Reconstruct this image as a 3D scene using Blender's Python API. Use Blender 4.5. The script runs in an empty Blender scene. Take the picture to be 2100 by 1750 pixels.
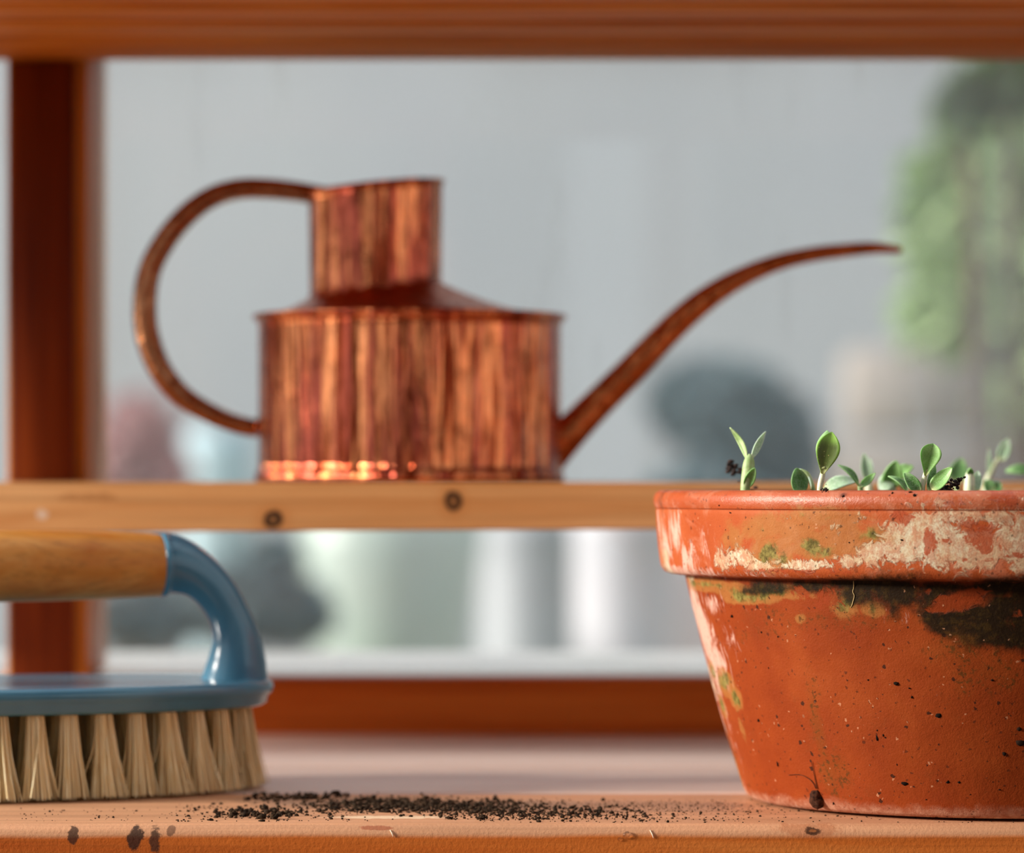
import bpy, bmesh, math, random
import numpy as np
from mathutils import Vector, Matrix, noise as mnoise

# ------------------------------------------------------------------ camera, world, lights
SC = bpy.context.scene
COL = SC.collection
F = 7600.0            # focal length in pixels of the 2100 px wide frame
H = 0.1023            # eye height above the bench top
HY = 993.0            # picture row of the horizon
cd = bpy.data.cameras.new('camera')
cam = bpy.data.objects.new('camera', cd); COL.objects.link(cam); SC.camera = cam
cam.location = (0, 0, H); cam.rotation_euler = (math.pi/2, 0, 0)
cd.sensor_width = 36.0; cd.lens = F/2100*36; cd.shift_y = (HY-875)/2100
cd.clip_start = 0.02; cd.clip_end = 200
cd.dof.use_dof = True; cd.dof.focus_distance = 1.12; cd.dof.aperture_fstop = 7.8
cd.dof.aperture_blades = 9

W = bpy.data.worlds.new('sky'); SC.world = W; W.use_nodes = True
wn = W.node_tree; wn.nodes.clear()
wo = wn.nodes.new('ShaderNodeOutputWorld'); bg = wn.nodes.new('ShaderNodeBackground')
tc = wn.nodes.new('ShaderNodeTexCoord'); sx = wn.nodes.new('ShaderNodeSeparateXYZ')
rp = wn.nodes.new('ShaderNodeValToRGB')
wn.links.new(tc.outputs['Generated'], sx.inputs[0]); wn.links.new(sx.outputs['Z'], rp.inputs[0])
rp.color_ramp.elements[0].position = 0.0; rp.color_ramp.elements[0].color = (0.80, 0.84, 0.88, 1)
rp.color_ramp.elements[1].position = 0.7; rp.color_ramp.elements[1].color = (0.86, 0.94, 1.0, 1)
wn.links.new(rp.outputs[0], bg.inputs[0]); wn.links.new(bg.outputs[0], wo.inputs[0])
bg.inputs[1].default_value = 1.3

sd = bpy.data.lights.new('sun', 'SUN'); sun = bpy.data.objects.new('sun', sd); COL.objects.link(sun)
sd.energy = 6.5; sd.angle = math.radians(11); sd.color = (1.0, 0.93, 0.84)
sun.rotation_euler = Vector((0.92, 0.17, -0.26)).to_track_quat('-Z', 'Y').to_euler()   # comes over the left shoulder

SC.view_settings.view_transform = 'Standard'; SC.view_settings.look = 'None'
SC.view_settings.gamma = 1.0; SC.view_settings.use_curve_mapping = False
SC.view_settings.exposure = 0.0
SC.cycles.use_denoising = True
SC.cycles.max_bounces = 8; SC.cycles.transparent_max_bounces = 12

# ------------------------------------------------------------------ helpers
def P(px, py, Y):
    """a point at depth Y seen at the photo's pixel px, py"""
    return Vector(((px-1050)/F*Y, Y, H-(py-HY)/F*Y))
def s2l(c):
    return tuple(((v/255)/12.92 if v/255 <= 0.04045 else ((v/255+0.055)/1.055)**2.4) for v in c)
def rgba(c): return (*s2l(c), 1.0)

class NT:
    def __init__(self, name):
        self.m = bpy.data.materials.new(name); self.m.use_nodes = True
        self.t = self.m.node_tree; self.t.nodes.clear()
        self.out = self.n('ShaderNodeOutputMaterial')
        self.tc = self.n('ShaderNodeTexCoord')
        self.obj = self.tc.outputs['Object']
    def n(self, k, **kw):
        nd = self.t.nodes.new(k)
        for a, b in kw.items(): setattr(nd, a, b)
        return nd
    def put(self, sock, v):
        if isinstance(v, bpy.types.NodeSocket): self.t.links.new(v, sock)
        elif v is not None:
            try: sock.default_value = v
            except Exception: sock.default_value = (v, v, v, 1) if not hasattr(v, '__len__') else tuple(v)[:3]
    def math(self, op, a, b=None, c=None, clamp=False):
        nd = self.n('ShaderNodeMath', operation=op, use_clamp=clamp)
        self.put(nd.inputs[0], a)
        if b is not None: self.put(nd.inputs[1], b)
        if c is not None: self.put(nd.inputs[2], c)
        return nd.outputs[0]
    def mix(self, f, a, b, mode='MIX'):
        nd = self.n('ShaderNodeMix', data_type='RGBA', blend_type=mode)
        self.put(nd.inputs[0], f)
        self.put(nd.inputs[6], a if isinstance(a, bpy.types.NodeSocket) else rgba(a))
        self.put(nd.inputs[7], b if isinstance(b, bpy.types.NodeSocket) else rgba(b))
        return nd.outputs[2]
    def map(self, vec, scale=(1, 1, 1), loc=(0, 0, 0), rot=(0, 0, 0)):
        nd = self.n('ShaderNodeMapping'); self.put(nd.inputs[0], vec)
        nd.inputs[1].default_value = loc; nd.inputs[2].default_value = rot; nd.inputs[3].default_value = scale
        return nd.outputs[0]
    def noise(self, vec, scale, detail=4, rough=0.55, dist=0.0, color=False):
        nd = self.n('ShaderNodeTexNoise'); self.put(nd.inputs['Vector'], vec)
        nd.inputs['Scale'].default_value = scale; nd.inputs['Detail'].default_value = detail
        nd.inputs['Roughness'].default_value = rough; nd.inputs['Distortion'].default_value = dist
        return nd.outputs['Color' if color else 'Fac']
    def vor(self, vec, scale, feature='F1', rnd=1.0, out='Distance'):
        nd = self.n('ShaderNodeTexVoronoi', feature=feature); self.put(nd.inputs['Vector'], vec)
        nd.inputs['Scale'].default_value = scale; nd.inputs['Randomness'].default_value = rnd
        return nd.outputs[out]
    def step(self, v, lo, hi, a=0.0, b=1.0):
        nd = self.n('ShaderNodeMapRange', interpolation_type='SMOOTHSTEP'); self.put(nd.inputs[0], v)
        nd.inputs[1].default_value = lo; nd.inputs[2].default_value = hi
        nd.inputs[3].default_value = a; nd.inputs[4].default_value = b
        return nd.outputs[0]
    def ramp(self, v, stops):
        nd = self.n('ShaderNodeValToRGB'); self.put(nd.inputs[0], v)
        e = nd.color_ramp.elements
        while len(e) < len(stops): e.new(0.5)
        for k, (p, c) in enumerate(stops): e[k].position = p; e[k].color = rgba(c)
        return nd.outputs[0]
    def sep(self, vec):
        nd = self.n('ShaderNodeSeparateXYZ'); self.put(nd.inputs[0], vec); return nd.outputs
    def attr(self, name, out='Fac'):
        nd = self.n('ShaderNodeAttribute'); nd.attribute_name = name; return nd.outputs[out]
    def spot(self, vec, c, r):
        """1 inside the ellipsoid centre c, radii r, 0 outside, soft"""
        v = self.n('ShaderNodeVectorMath', operation='SUBTRACT'); self.put(v.inputs[0], vec); v.inputs[1].default_value = c
        w = self.n('ShaderNodeVectorMath', operation='DIVIDE'); self.put(w.inputs[0], v.outputs[0]); w.inputs[1].default_value = r
        l = self.n('ShaderNodeVectorMath', operation='LENGTH'); self.put(l.inputs[0], w.outputs[0])
        return l.outputs['Value']
    def bump(self, h, strength=0.3, dist=0.001, normal=None):
        nd = self.n('ShaderNodeBump'); self.put(nd.inputs['Height'], h)
        nd.inputs['Strength'].default_value = strength; nd.inputs['Distance'].default_value = dist
        if normal is not None: self.put(nd.inputs['Normal'], normal)
        return nd.outputs[0]
    def bsdf(self, color, rough=0.5, metal=0.0, normal=None, spec=0.5, **kw):
        b = self.n('ShaderNodeBsdfPrincipled')
        self.put(b.inputs['Base Color'], color if isinstance(color, bpy.types.NodeSocket) else rgba(color))
        self.put(b.inputs['Roughness'], rough); self.put(b.inputs['Metallic'], metal)
        self.put(b.inputs['Specular IOR Level'], spec)
        if normal is not None: self.put(b.inputs['Normal'], normal)
        for k, v in kw.items(): self.put(b.inputs[k.replace('_', ' ')], v)
        self.t.links.new(b.outputs[0], self.out.inputs[0]); return b

def mesh(name, verts, faces, smooth=True):
    me = bpy.data.meshes.new(name); me.from_pydata([tuple(v) for v in verts], [], faces); me.update()
    if smooth: me.polygons.foreach_set('use_smooth', [True]*len(me.polygons))
    return me
def empty(name, loc, label=None, cat=None, group=None, kind=None, rz=0.0):
    o = bpy.data.objects.new(name, None); COL.objects.link(o); o.location = loc; o.rotation_euler = (0, 0, rz)
    o.empty_display_size = 0.02
    return tag(o, label, cat, group, kind)
def tag(o, label=None, cat=None, group=None, kind=None):
    if label: o['label'] = label
    if cat: o['category'] = cat
    if group: o['group'] = group
    if kind: o['kind'] = kind
    return o
def wloc(o):
    v = Vector((0, 0, 0))
    while o is not None: v = v+o.location; o = o.parent
    return v
def put(name, me, mat, parent=None, loc=None, world=True, rot=None):
    """link a mesh; if world, its vertices are in world space and move to the parent's origin"""
    base = wloc(parent) if parent else Vector((0, 0, 0))
    l = Vector(loc) if loc is not None else Vector((0, 0, 0))
    if world: me.transform(Matrix.Translation(-(base+l)))
    o = bpy.data.objects.new(name, me); COL.objects.link(o)
    if parent: o.parent = parent
    o.location = l
    if rot: o.rotation_euler = rot
    if mat: me.materials.append(mat)
    return o
def box_me(name, a, b, bev=0.0, seg=2, cuts=None):
    bm = bmesh.new(); bmesh.ops.create_cube(bm, size=1)
    c = [(a[i]+b[i])/2 for i in range(3)]; s = [abs(b[i]-a[i]) for i in range(3)]
    for v in bm.verts: v.co = Vector([c[i]+v.co[i]*s[i] for i in range(3)])
    if bev > 0: bmesh.ops.bevel(bm, geom=bm.edges[:], offset=bev, segments=seg, profile=0.5, affect='EDGES')
    me = bpy.data.meshes.new(name); bm.to_mesh(me); bm.free()
    me.polygons.foreach_set('use_smooth', [True]*len(me.polygons)) if bev > 0 else None
    if bev > 0: me.set_sharp_from_angle(angle=math.radians(50))
    return me
def lathe_me(name, prof, seg=96, c=(0, 0, 0), wob=None):
    vs, fs = [], []
    for i, (r, z) in enumerate(prof):
        for k in range(seg):
            a = 2*math.pi*k/seg; rr = r+(wob(a, z, i) if wob else 0)
            vs.append((c[0]+rr*math.cos(a), c[1]+rr*math.sin(a), c[2]+z))
    for i in range(len(prof)-1):
        for k in range(seg):
            k2 = (k+1) % seg
            fs.append((i*seg+k, i*seg+k2, (i+1)*seg+k2, (i+1)*seg+k))
    return mesh(name, vs, fs)
def catmull(pts, n):
    pts = [np.array(p, float) for p in pts]; P0 = [2*pts[0]-pts[1]]+pts+[2*pts[-1]-pts[-2]]
    out = []
    for i in range(1, len(P0)-2):
        a, b, c, d = P0[i-1:i+3]
        for k in range(n):
            t = k/n
            out.append(0.5*((2*b)+(-a+c)*t+(2*a-5*b+4*c-d)*t*t+(-a+3*b-3*c+d)*t**3))
    out.append(pts[-1]); return out
def tube_data(pts, radii, sides=16, n=8, flat=1.0, cap=True, up=Vector((0, 1, 0))):
    """swept tube; flat scales the section across the 'up' direction"""
    r0 = [[*p, r] for p, r in zip(pts, radii)]
    q = catmull(r0, n) if n > 1 else [np.array(v) for v in r0]
    vs, fs = [], []
    N = len(q)
    for i, p in enumerate(q):
        a = q[max(0, i-1)][:3]; b = q[min(N-1, i+1)][:3]
        t = Vector(b-a).normalized(); u = (up-t*up.dot(t)).normalized(); w = t.cross(u)
        for k in range(sides):
            an = 2*math.pi*k/sides
            vs.append(Vector(p[:3])+u*(math.cos(an)*p[3]*flat)+w*(math.sin(an)*p[3]))
    for i in range(N-1):
        for k in range(sides):
            k2 = (k+1) % sides; fs.append((i*sides+k, i*sides+k2, (i+1)*sides+k2, (i+1)*sides+k))
    if cap:
        fs.append(tuple(range(sides))[::-1]); fs.append(tuple((N-1)*sides+k for k in range(sides)))
    return vs, fs
def tube_me(name, *a, **k):
    v, f = tube_data(*a, **k); return mesh(name, v, f)
def merge(parts):
    V, Fc = [], []
    for v, f in parts:
        o = len(V); V += list(v); Fc += [tuple(i+o for i in x) for x in f]
    return V, Fc

# ------------------------------------------------------------------ materials
def wood(name, base, dark, light, worn=None, worn_lit_z=None, rough=0.5, scale=1.0, axis='X', knots=(), marks=(), bump=0.25, pale=(), spec=0.15, shift=0.0):
    """grain along one axis; knots = [(centre, radii)] in the object's own space"""
    t = NT(name)
    oi = t.n('ShaderNodeObjectInfo')
    r = t.math('MULTIPLY', oi.outputs['Random'], 3.0)
    cm = t.n('ShaderNodeCombineXYZ'); t.put(cm.inputs[0], r); t.put(cm.inputs[1], r); t.put(cm.inputs[2], r)
    add = t.n('ShaderNodeVectorMath', operation='ADD'); t.put(add.inputs[0], t.obj); t.put(add.inputs[1], cm.outputs[0])
    v = add.outputs[0]
    lo, hi = 3.0*scale, 60.0*scale
    sc1 = {'X': (lo, hi, hi), 'Y': (hi, lo, hi), 'Z': (hi, hi, lo)}[axis]
    g = t.noise(t.map(v, sc1), 1.6, 5, 0.6, 0.4)
    sc2 = {'X': (6*scale, 420*scale, 420*scale), 'Y': (420*scale, 6*scale, 420*scale), 'Z': (420*scale, 420*scale, 6*scale)}[axis]
    f = t.noise(t.map(v, sc2), 1.0, 3, 0.6)
    col = t.ramp(g, [(0.25, dark), (0.5, base), (0.78, light)])
    fd = tuple(int(c*0.72) for c in base)
    col = t.mix(t.step(f, 0.45, 0.75, 0, 0.45), col, fd)
    for c, rr in knots:
        d = t.spot(t.obj, c, rr)
        d = t.math('ADD', d, t.math('MULTIPLY', t.math('SUBTRACT', t.noise(t.obj, 150, 3), 0.5), 0.6))
        col = t.mix(t.step(d, 2.6, 0.9, 0, 0.5), col, dark)
        ring = t.math('MULTIPLY', t.step(d, 1.12, 0.95), t.step(d, 0.35, 0.65, 0.55, 1.0))
        col = t.mix(ring, col, (30, 14, 6))
    if worn is not None:
        z = t.sep(t.obj)[2]
        wv = t.math('ADD', z, t.math('MULTIPLY', t.math('SUBTRACT', t.noise(t.map(v, (18, 60, 60)), 1.0, 4), 0.5), worn_lit_z[2]))
        m = t.step(wv, worn_lit_z[0], worn_lit_z[1])
        wcol = t.mix(t.step(g, 0.35, 0.7), worn, tuple(int(c*0.86) for c in worn))
        wcol = t.mix(t.step(f, 0.5, 0.72, 0, 0.35), wcol, tuple(int(c*0.78) for c in worn))
        col = t.mix(t.math('MULTIPLY', m, 0.88), col, wcol)
    for c, rr, cc, amt in marks:
        d = t.spot(t.obj, c, rr)
        d = t.math('ADD', d, t.math('MULTIPLY', t.math('SUBTRACT', t.noise(t.obj, 260, 4, 0.7), 0.5), 2.0))
        col = t.mix(t.step(d, 1.1, 0.75, 0, amt), col, cc)
    hgt = t.math('ADD', t.math('MULTIPLY', f, 0.6), t.noise(t.obj, 900, 3, 0.6))
    t.bsdf(col, rough, 0, t.bump(hgt, bump, 0.0006), spec)
    return t.m

def plain(name, c1, c2, rough=0.6, sc=8, metal=0.0, bumpd=0.0, **kw):
    t = NT(name); g = t.noise(t.obj, sc, 4)
    nm = t.bump(t.noise(t.obj, sc*12, 3), 0.3, bumpd) if bumpd else None
    t.bsdf(t.mix(t.step(g, 0.35, 0.65), c1, c2), rough, metal, nm, **kw); return t.m

# ------------------------------------------------------------------ THE SETTING: potting shed with a timber window
M_bench_front = wood('bench_front_wood', (200, 106, 40), (176, 80, 24), (216, 132, 62), worn=(220, 166, 126), worn_lit_z=(-0.0044, -0.0026, 0.0022), rough=0.5,  # pale top is wear, with sky light on the rounded edge painted in
    knots=[((P(1668, 1706, 1.114).x, -0.0552, -0.0018), (0.0022, 0.006, 0.0016))],
    marks=[((P(150, 1706, 1.114).x, -0.055, -0.0035), (0.0016, 0.006, 0.0030), (52, 34, 28), 0.85),
           ((P(278, 1712, 1.114).x, -0.055, -0.0045), (0.0026, 0.006, 0.0040), (46, 32, 28), 0.9),
           ((P(318, 1716, 1.114).x, -0.055, -0.0050), (0.0018, 0.006, 0.0046), (52, 36, 30), 0.85),
           ((P(880, 0, 1.19).x, 0.012, 0.0), (0.055, 0.026, 0.01), (118, 94, 78), 0.42),
           ((P(1230, 0, 1.19).x, 0.006, 0.0), (0.050, 0.024, 0.01), (140, 112, 94), 0.38),
           ((P(650, 0, 1.20).x, 0.026, 0.0), (0.028, 0.016, 0.01), (104, 84, 70), 0.40),
           ((P(1660, 1706, 1.114).x, -0.0552, -0.0018), (0.0105, 0.008, 0.0022), (170, 96, 54), 0.45),
           ((P(1668, 1707, 1.114).x, -0.0552, -0.0020), (0.0026, 0.008, 0.0012), (60, 32, 18), 0.9),
           ((P(1668, 1707, 1.114).x, -0.0552, -0.0020), (0.0013, 0.008, 0.0005), (150, 90, 50), 0.9),
           ((P(800, 0, 1.137).x, -0.0325, 0.0), (0.019, 0.0055, 0.01), (252, 228, 190), 0.6),  # pale streak: a specular highlight painted into the plank colour
           ((P(772, 1702, 1.114).x, -0.0548, -0.0012), (0.0050, 0.006, 0.0006), (150, 66, 36), 0.6),
           ((P(352, 1700, 1.114).x, -0.055, -0.0020), (0.0014, 0.006, 0.0016), (90, 60, 46), 0.7)])
M_bench = wood('bench_back_wood', (224, 184, 158), (204, 158, 126), (238, 208, 190), worn=(236, 210, 196), worn_lit_z=(-0.004, -0.002, 0.001), rough=0.3, spec=0.7)  # pale back planks: the window's grazing reflection is put into their colour
M_ledge = wood('ledge_wood', (206, 104, 34), (168, 74, 16), (228, 134, 56), rough=0.5,
    knots=[((P(780, 1430, 1.5).x, 0, 0.0), (0.012, 0.01, 0.006))])
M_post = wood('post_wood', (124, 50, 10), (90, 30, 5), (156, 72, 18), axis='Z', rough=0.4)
M_lit_wood = wood('lit_side_wood', (222, 140, 52), (200, 112, 30), (238, 168, 84), axis='Z', rough=0.4)  # paler than the post front: side light put into the wood colour
M_top = wood('shelf_underside_wood', (216, 124, 36), (150, 66, 10), (244, 172, 84), rough=0.6, spec=0.08, scale=1.6)
M_shelf = wood('rail_shelf_wood', (196, 136, 78), (172, 106, 50), (214, 160, 104), rough=0.55)
M_frame = wood('shed_frame_wood', (196, 104, 36), (150, 66, 18), (216, 138, 64), axis='Z', rough=0.5)
M_white = plain('white_sill_paint', (250, 246, 238), (244, 240, 230), 0.6, 14)
M_concrete = plain('shed_floor_concrete', (150, 140, 128), (122, 114, 104), 0.85, 5, bumpd=0.002)
M_lawn = plain('garden_ground', (120, 132, 92), (150, 146, 120), 0.95, 3, bumpd=0.01)

M_dark = wood('dark_boards', (104, 58, 30), (72, 36, 16), (134, 82, 46), axis='X', rough=0.6)  # dark tone invented for contrast in the copper's reflections
fl = put('floor', box_me('floor', (-1.7, -1.6, -0.90), (1.7, 1.60, -0.80)), M_concrete); tag(fl, 'grey concrete floor of the potting shed', kind='structure')
gr = put('ground', box_me('ground', (-20, 1.60, -0.98), (20, 30, -0.86)), M_lawn); tag(gr, 'garden ground beyond the window', kind='structure')
gr2 = put('ground', box_me('ground', (-20, -20, -1.0), (20, 1.60, -0.905)), M_lawn); tag(gr2, 'garden ground around the shed', kind='structure')

# back wall: boarding below, ledge above the bench
wb = empty('wall_back', (0, 1.53, -0.8), kind='structure', label='timber wall under the window with a ledge board')
put('ledge_board', box_me('ledge_board', (-1.6, 1.520, -0.02), (1.6, 1.540, H-(1390-HY)/F*1.52), 0.003), M_ledge, wb)
for k in range(7):
    put('wall_board', box_me('wall_board', (-1.6, 1.53, -0.80+k*0.111), (1.6, 1.555, -0.80+k*0.111+0.108), 0.002), M_frame, wb)

# window: posts, head, sill, panes
ZT = H+0.172
wi = empty('window_1', (-0.19, 1.53, 0.03), kind='structure', label='timber window over the bench with dusty glass panes')
xl, xr = P(20, 0, 1.5).x, P(150, 0, 1.5).x
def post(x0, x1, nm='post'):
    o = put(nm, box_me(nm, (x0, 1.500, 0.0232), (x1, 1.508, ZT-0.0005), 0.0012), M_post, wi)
    put('lit_post_side', box_me('lit_post_side', (x0-0.0022, 1.5083, 0.0232), (x1+0.0045, 1.583, ZT+0.011), 0.001), M_lit_wood, o)  # side face of the post; its lit look is put into the paler wood
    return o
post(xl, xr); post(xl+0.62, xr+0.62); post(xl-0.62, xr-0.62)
put('window_head', box_me('window_head', (-1.6, 1.449, ZT), (1.6, 1.506, ZT+0.06), 0.003), M_top, wi)
put('head_rail', box_me('head_rail', (-1.6, 1.5065, ZT+0.012), (1.6, 1.585, ZT+0.07), 0.002), M_frame, wi)
put('outer_sill', box_me('outer_sill', (-1.6, 1.5565, -0.03), (1.6, 1.78, H-(1392-HY)/F*1.53), 0.003), M_white, wi)
gt = NT('dusty_glass')
tr = gt.n('ShaderNodeBsdfTransparent'); tr.inputs[0].default_value = (0.98, 0.98, 0.98, 1)
gl = gt.n('ShaderNodeBsdfGlossy'); gl.inputs['Roughness'].default_value = 0.02
tl = gt.n('ShaderNodeBsdfTranslucent'); tl.inputs[0].default_value = (0.86, 0.88, 0.9, 1)
fr = gt.n('ShaderNodeFresnel'); fr.inputs[0].default_value = 1.45
m1 = gt.n('ShaderNodeMixShader'); gt.put(m1.inputs[0], fr.outputs[0]); gt.put(m1.inputs[1], tr.outputs[0]); gt.put(m1.inputs[2], gl.outputs[0])
m2 = gt.n('ShaderNodeMixShader')
dn = gt.noise(gt.map(gt.obj, (9, 9, 3)), 1.0, 5, 0.6)
dust = gt.step(dn, 0.35, 0.75, 0.05, 0.16)
hz = gt.sep(gt.obj)[2]
dust = gt.math('ADD', dust, gt.step(gt.noise(gt.map(gt.obj, (60, 60, 10)), 1.0, 3), 0.62, 0.72, 0, 0.12))
for px_, py_, rx_, rz_ in ():
    q_ = P(px_, py_, 1.565)-Vector((-0.19, 1.53, 0.03))
    d_ = gt.math('ADD', gt.spot(gt.obj, (q_.x, q_.y, q_.z), (rx_, 0.05, rz_)), gt.math('MULTIPLY', gt.noise(gt.obj, 220, 3), 0.8))
    dust = gt.math('ADD', dust, gt.step(d_, 1.5, 1.0, 0, 0.16))
gt.put(m2.inputs[0], dust); gt.put(m2.inputs[1], m1.outputs[0]); gt.put(m2.inputs[2], tl.outputs[0])
gt.t.links.new(m2.outputs[0], gt.out.inputs[0])
M_glass = gt.m
for x0 in (xr+0.0047, xl-0.62+0.0302, xl+0.62+0.0302):
    x1 = x0+0.62-0.0330
    put('pane', box_me('pane', (x0, 1.565, 0.0235), (x1, 1.569, ZT+0.011)), M_glass, wi)

# the rest of the shed: side walls and roof are posts and rails with open glazing between
def shed_wall(name, label, pts, z0=-0.8, z1=1.55):
    e = empty(name, (pts[0][0], pts[0][1], z0), kind='structure', label=label)
    for (x, y) in pts:
        put('post', box_me('post', (x-0.03, y-0.03, z0), (x+0.03, y+0.03, z1), 0.003), M_frame, e)
    return e
L = shed_wall('wall_left', 'left timber wall of the shed with tall openings', [(-1.65, y) for y in (-1.5, -0.95, -0.45, 0.05, 0.55)]+[(-1.65, 1.5)])
R = shed_wall('wall_right', 'right timber wall of the shed', [(1.65, y) for y in (-1.5, -0.9, -0.3, 0.3, 0.9, 1.5)])
Fw = shed_wall('wall_front', 'timber wall of the shed behind the camera', [(x, -1.55) for x in (-1.2, -0.85, -0.42, -0.1, 0.2, 0.55, 0.9, 1.25)])
for w, a, b in ((L, (-1.68, -1.5, 0), (-1.62, 1.55, 0)), (R, (1.62, -1.5, 0), (1.68, 1.55, 0)), (Fw, (-1.65, -1.58, 0), (1.65, -1.52, 0))):
    for z0, z1 in ((-0.8, -0.74), (-0.06, 0.0), (0.62, 0.66), (1.45, 1.55)):
        if w is L and z0 == 0.62: continue
        put('rail', box_me('rail', (a[0], a[1], z0), (b[0], b[1], z1), 0.003), M_frame, w)
    for k in range(6):
        z = -0.735+k*0.112
        put('wall_board', box_me('wall_board', (a[0]+.01, a[1]+.01, z), (b[0]-.01, b[1]-.01, z+0.109), 0.002), M_dark, w)
# boards added behind the camera: darken that side and stripe the copper's reflections
for x0, x1 in ((-1.6, -1.23), (-1.1, -0.88), (-0.72, -0.45), (-0.39, -0.13), (-0.07, 0.07), (0.24, 0.52), (0.64, 0.87), (0.93, 1.22), (1.4, 1.6)):
    for k in range(13):
        z = 0.005+k*0.112
        put('wall_board', box_me('wall_board', (x0, -1.565, z), (x1, -1.535, z+0.109), 0.002), M_dark, Fw)  # added board, for shade and reflections
for y0, y1 in ((0.12, 0.26), (0.265, 0.40), (1.12, 1.25)):  # unseen pine boards added to give the copper warm reflected stripes
    put('wall_board', box_me('wall_board', (1.61, y0, 0.0), (1.63, y1, 1.45), 0.002), M_lit_wood, R)  # added unseen board, for reflections only
ce = empty('ceiling', (0, 0, 1.58), kind='structure', label='timber rafters of the shed roof, with boards added to cut front light')
for k in range(6):
    x = -1.5+k*0.6
    put('rafter', box_me('rafter', (x-0.025, -1.6, 1.56), (x+0.025, 1.62, 1.66), 0.003), M_frame, ce)
for k in range(12):  # boards added over the front of the roof to cut light from there
    x = -1.68+k*0.165
    put('roof_shade_board', box_me('roof_shade_board', (-1.68, -1.62+k*0.165, 1.661), (1.68, -1.46+k*0.165, 1.68), 0.002), M_dark, ce)

# ------------------------------------------------------------------ bench, rail shelf, upper shelf
be = empty('potting_bench', (0, 1.30, 0), 'long weathered timber potting bench holding the brush and terracotta pot', 'bench')
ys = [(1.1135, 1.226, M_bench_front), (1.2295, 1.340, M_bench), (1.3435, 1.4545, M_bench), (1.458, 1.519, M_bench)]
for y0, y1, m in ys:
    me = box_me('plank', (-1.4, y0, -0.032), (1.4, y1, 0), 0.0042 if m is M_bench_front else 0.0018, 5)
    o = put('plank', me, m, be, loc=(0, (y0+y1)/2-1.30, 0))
for x in (-1.2, -0.4, 0.4, 1.2):
    put('leg', box_me('leg', (x-0.03, 1.15, -0.8), (x+0.03, 1.21, -0.062), 0.003), M_frame, be)
    put('bearer', box_me('bearer', (x-0.025, 1.13, -0.062), (x+0.025, 1.515, -0.0325), 0.003), M_frame, be)

# rail shelf carrying the can: slightly thinner towards the right
sh = empty('rail_shelf', (0, 1.43, H-0.01), 'narrow pale pine shelf board under the copper watering can', 'shelf')
zt = H+0.0006; yF = 1.362
me = box_me('board', (-0.34, yF, -0.008), (0.8, 1.4985, 0.008), 0.0012, 3)
for v in me.vertices:
    k = (v.co.x+0.19)/0.24
    zb = H-(1088-HY)/F*yF + max(-1.0, min(1.6, k))*(14/F*yF)
    v.co.z = zt if v.co.z > 0.007 else (zb if v.co.z < -0.007 else (zt-0.001 if v.co.z > 0 else zb+0.001))
M_shelf = wood('rail_shelf_wood_knotted', (208, 150, 94), (184, 116, 58), (224, 176, 124), rough=0.5, spec=0.2,
    knots=[((P(561, 1066, yF).x, yF-1.43, P(561, 1066, yF).z-(H-0.01)), (0.0036, 0.01, 0.0032)),
           ((P(930, 1028, yF).x, yF-1.43, P(930, 1028, yF).z-(H-0.01)), (0.0032, 0.01, 0.0036))],
    marks=[((P(88, 1055, yF).x, yF-1.43, P(88, 1055, yF).z-(H-0.01)), (0.0022, 0.01, 0.0022), (222, 208, 192), 0.5),
           ((P(180, 1020, yF).x, yF-1.43, P(180, 1020, yF).z-(H-0.01)), (0.012, 0.01, 0.0016), (150, 92, 44), 0.5)])
put('board', me, M_shelf, sh)
for x in (-0.3, 0.5, 0.75):
    put('bracket', box_me('bracket', (x-0.01, 1.38, zt-0.045), (x+0.01, 1.4985, zt-0.0175), 0.002), M_frame, sh)

us = empty('upper_shelf', (0, 1.33, ZT), 'upper slatted timber shelf seen from underneath across the top', 'shelf')
for y0, y1 in ((1.2815, 1.3262), (1.3340, 1.3750), (1.3830, 1.4240), (1.4315, 1.4430)):
    put('slat', box_me('slat', (-0.7, y0, ZT), (1.5, y1, ZT+0.018), 0.0024), M_top, us)
put('gap_shade_board', box_me('gap_shade_board', (-0.7, 1.285, ZT+0.0182), (1.5, 1.448, ZT+0.03), 0.002), M_dark, us)  # unseen board added to block light from above so the gaps go dark

# ------------------------------------------------------------------ terracotta pot
PC = Vector((P(2042, 0, 1.2).x, 1.200, 0.0))
ZR0, ZR1 = H-0.0290, H-0.0019      # rim bottom, rim top
prof = [(0.0, 0.0008), (0.072, 0.0008), (0.0790, 0.0010), (0.0806, 0.0022), (0.0817, 0.0042)]
nb = 46
for i in range(1, nb+1):
    t = i/nb; z = 0.0042+(ZR0+0.0002-0.0042)*t
    prof.append((0.0817+(0.1006-0.0817)*t+0.0010*math.sin(t*math.pi), z))
prof += [(0.1020, ZR0+0.0001), (0.1050, ZR0+0.0001), (0.1071, ZR0+0.0009), (0.1082, ZR0+0.0026)]
nr = 18
for i in range(1, nr+1):
    t = i/nr; z = ZR0+0.0026+(ZR1-0.0065-ZR0-0.0026)*t
    prof.append((0.1082+0.0018*t**0.8, z))
prof += [(0.1098, ZR1-0.0062), (0.1100, ZR1-0.0058), (0.1104, ZR1-0.0050), (0.1107, ZR1-0.0036), (0.1106, ZR1-0.0022), (0.1099, ZR1-0.0009), (0.1085, ZR1-0.0001), (0.1068, ZR1), (0.1046, ZR1-0.0002), (0.1032, ZR1-0.0016)]
prof += [(0.1022, ZR1-0.006), (0.1000, ZR0+0.004), (0.0935, 0.060), (0.078, 0.008), (0.0, 0.007)]
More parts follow.
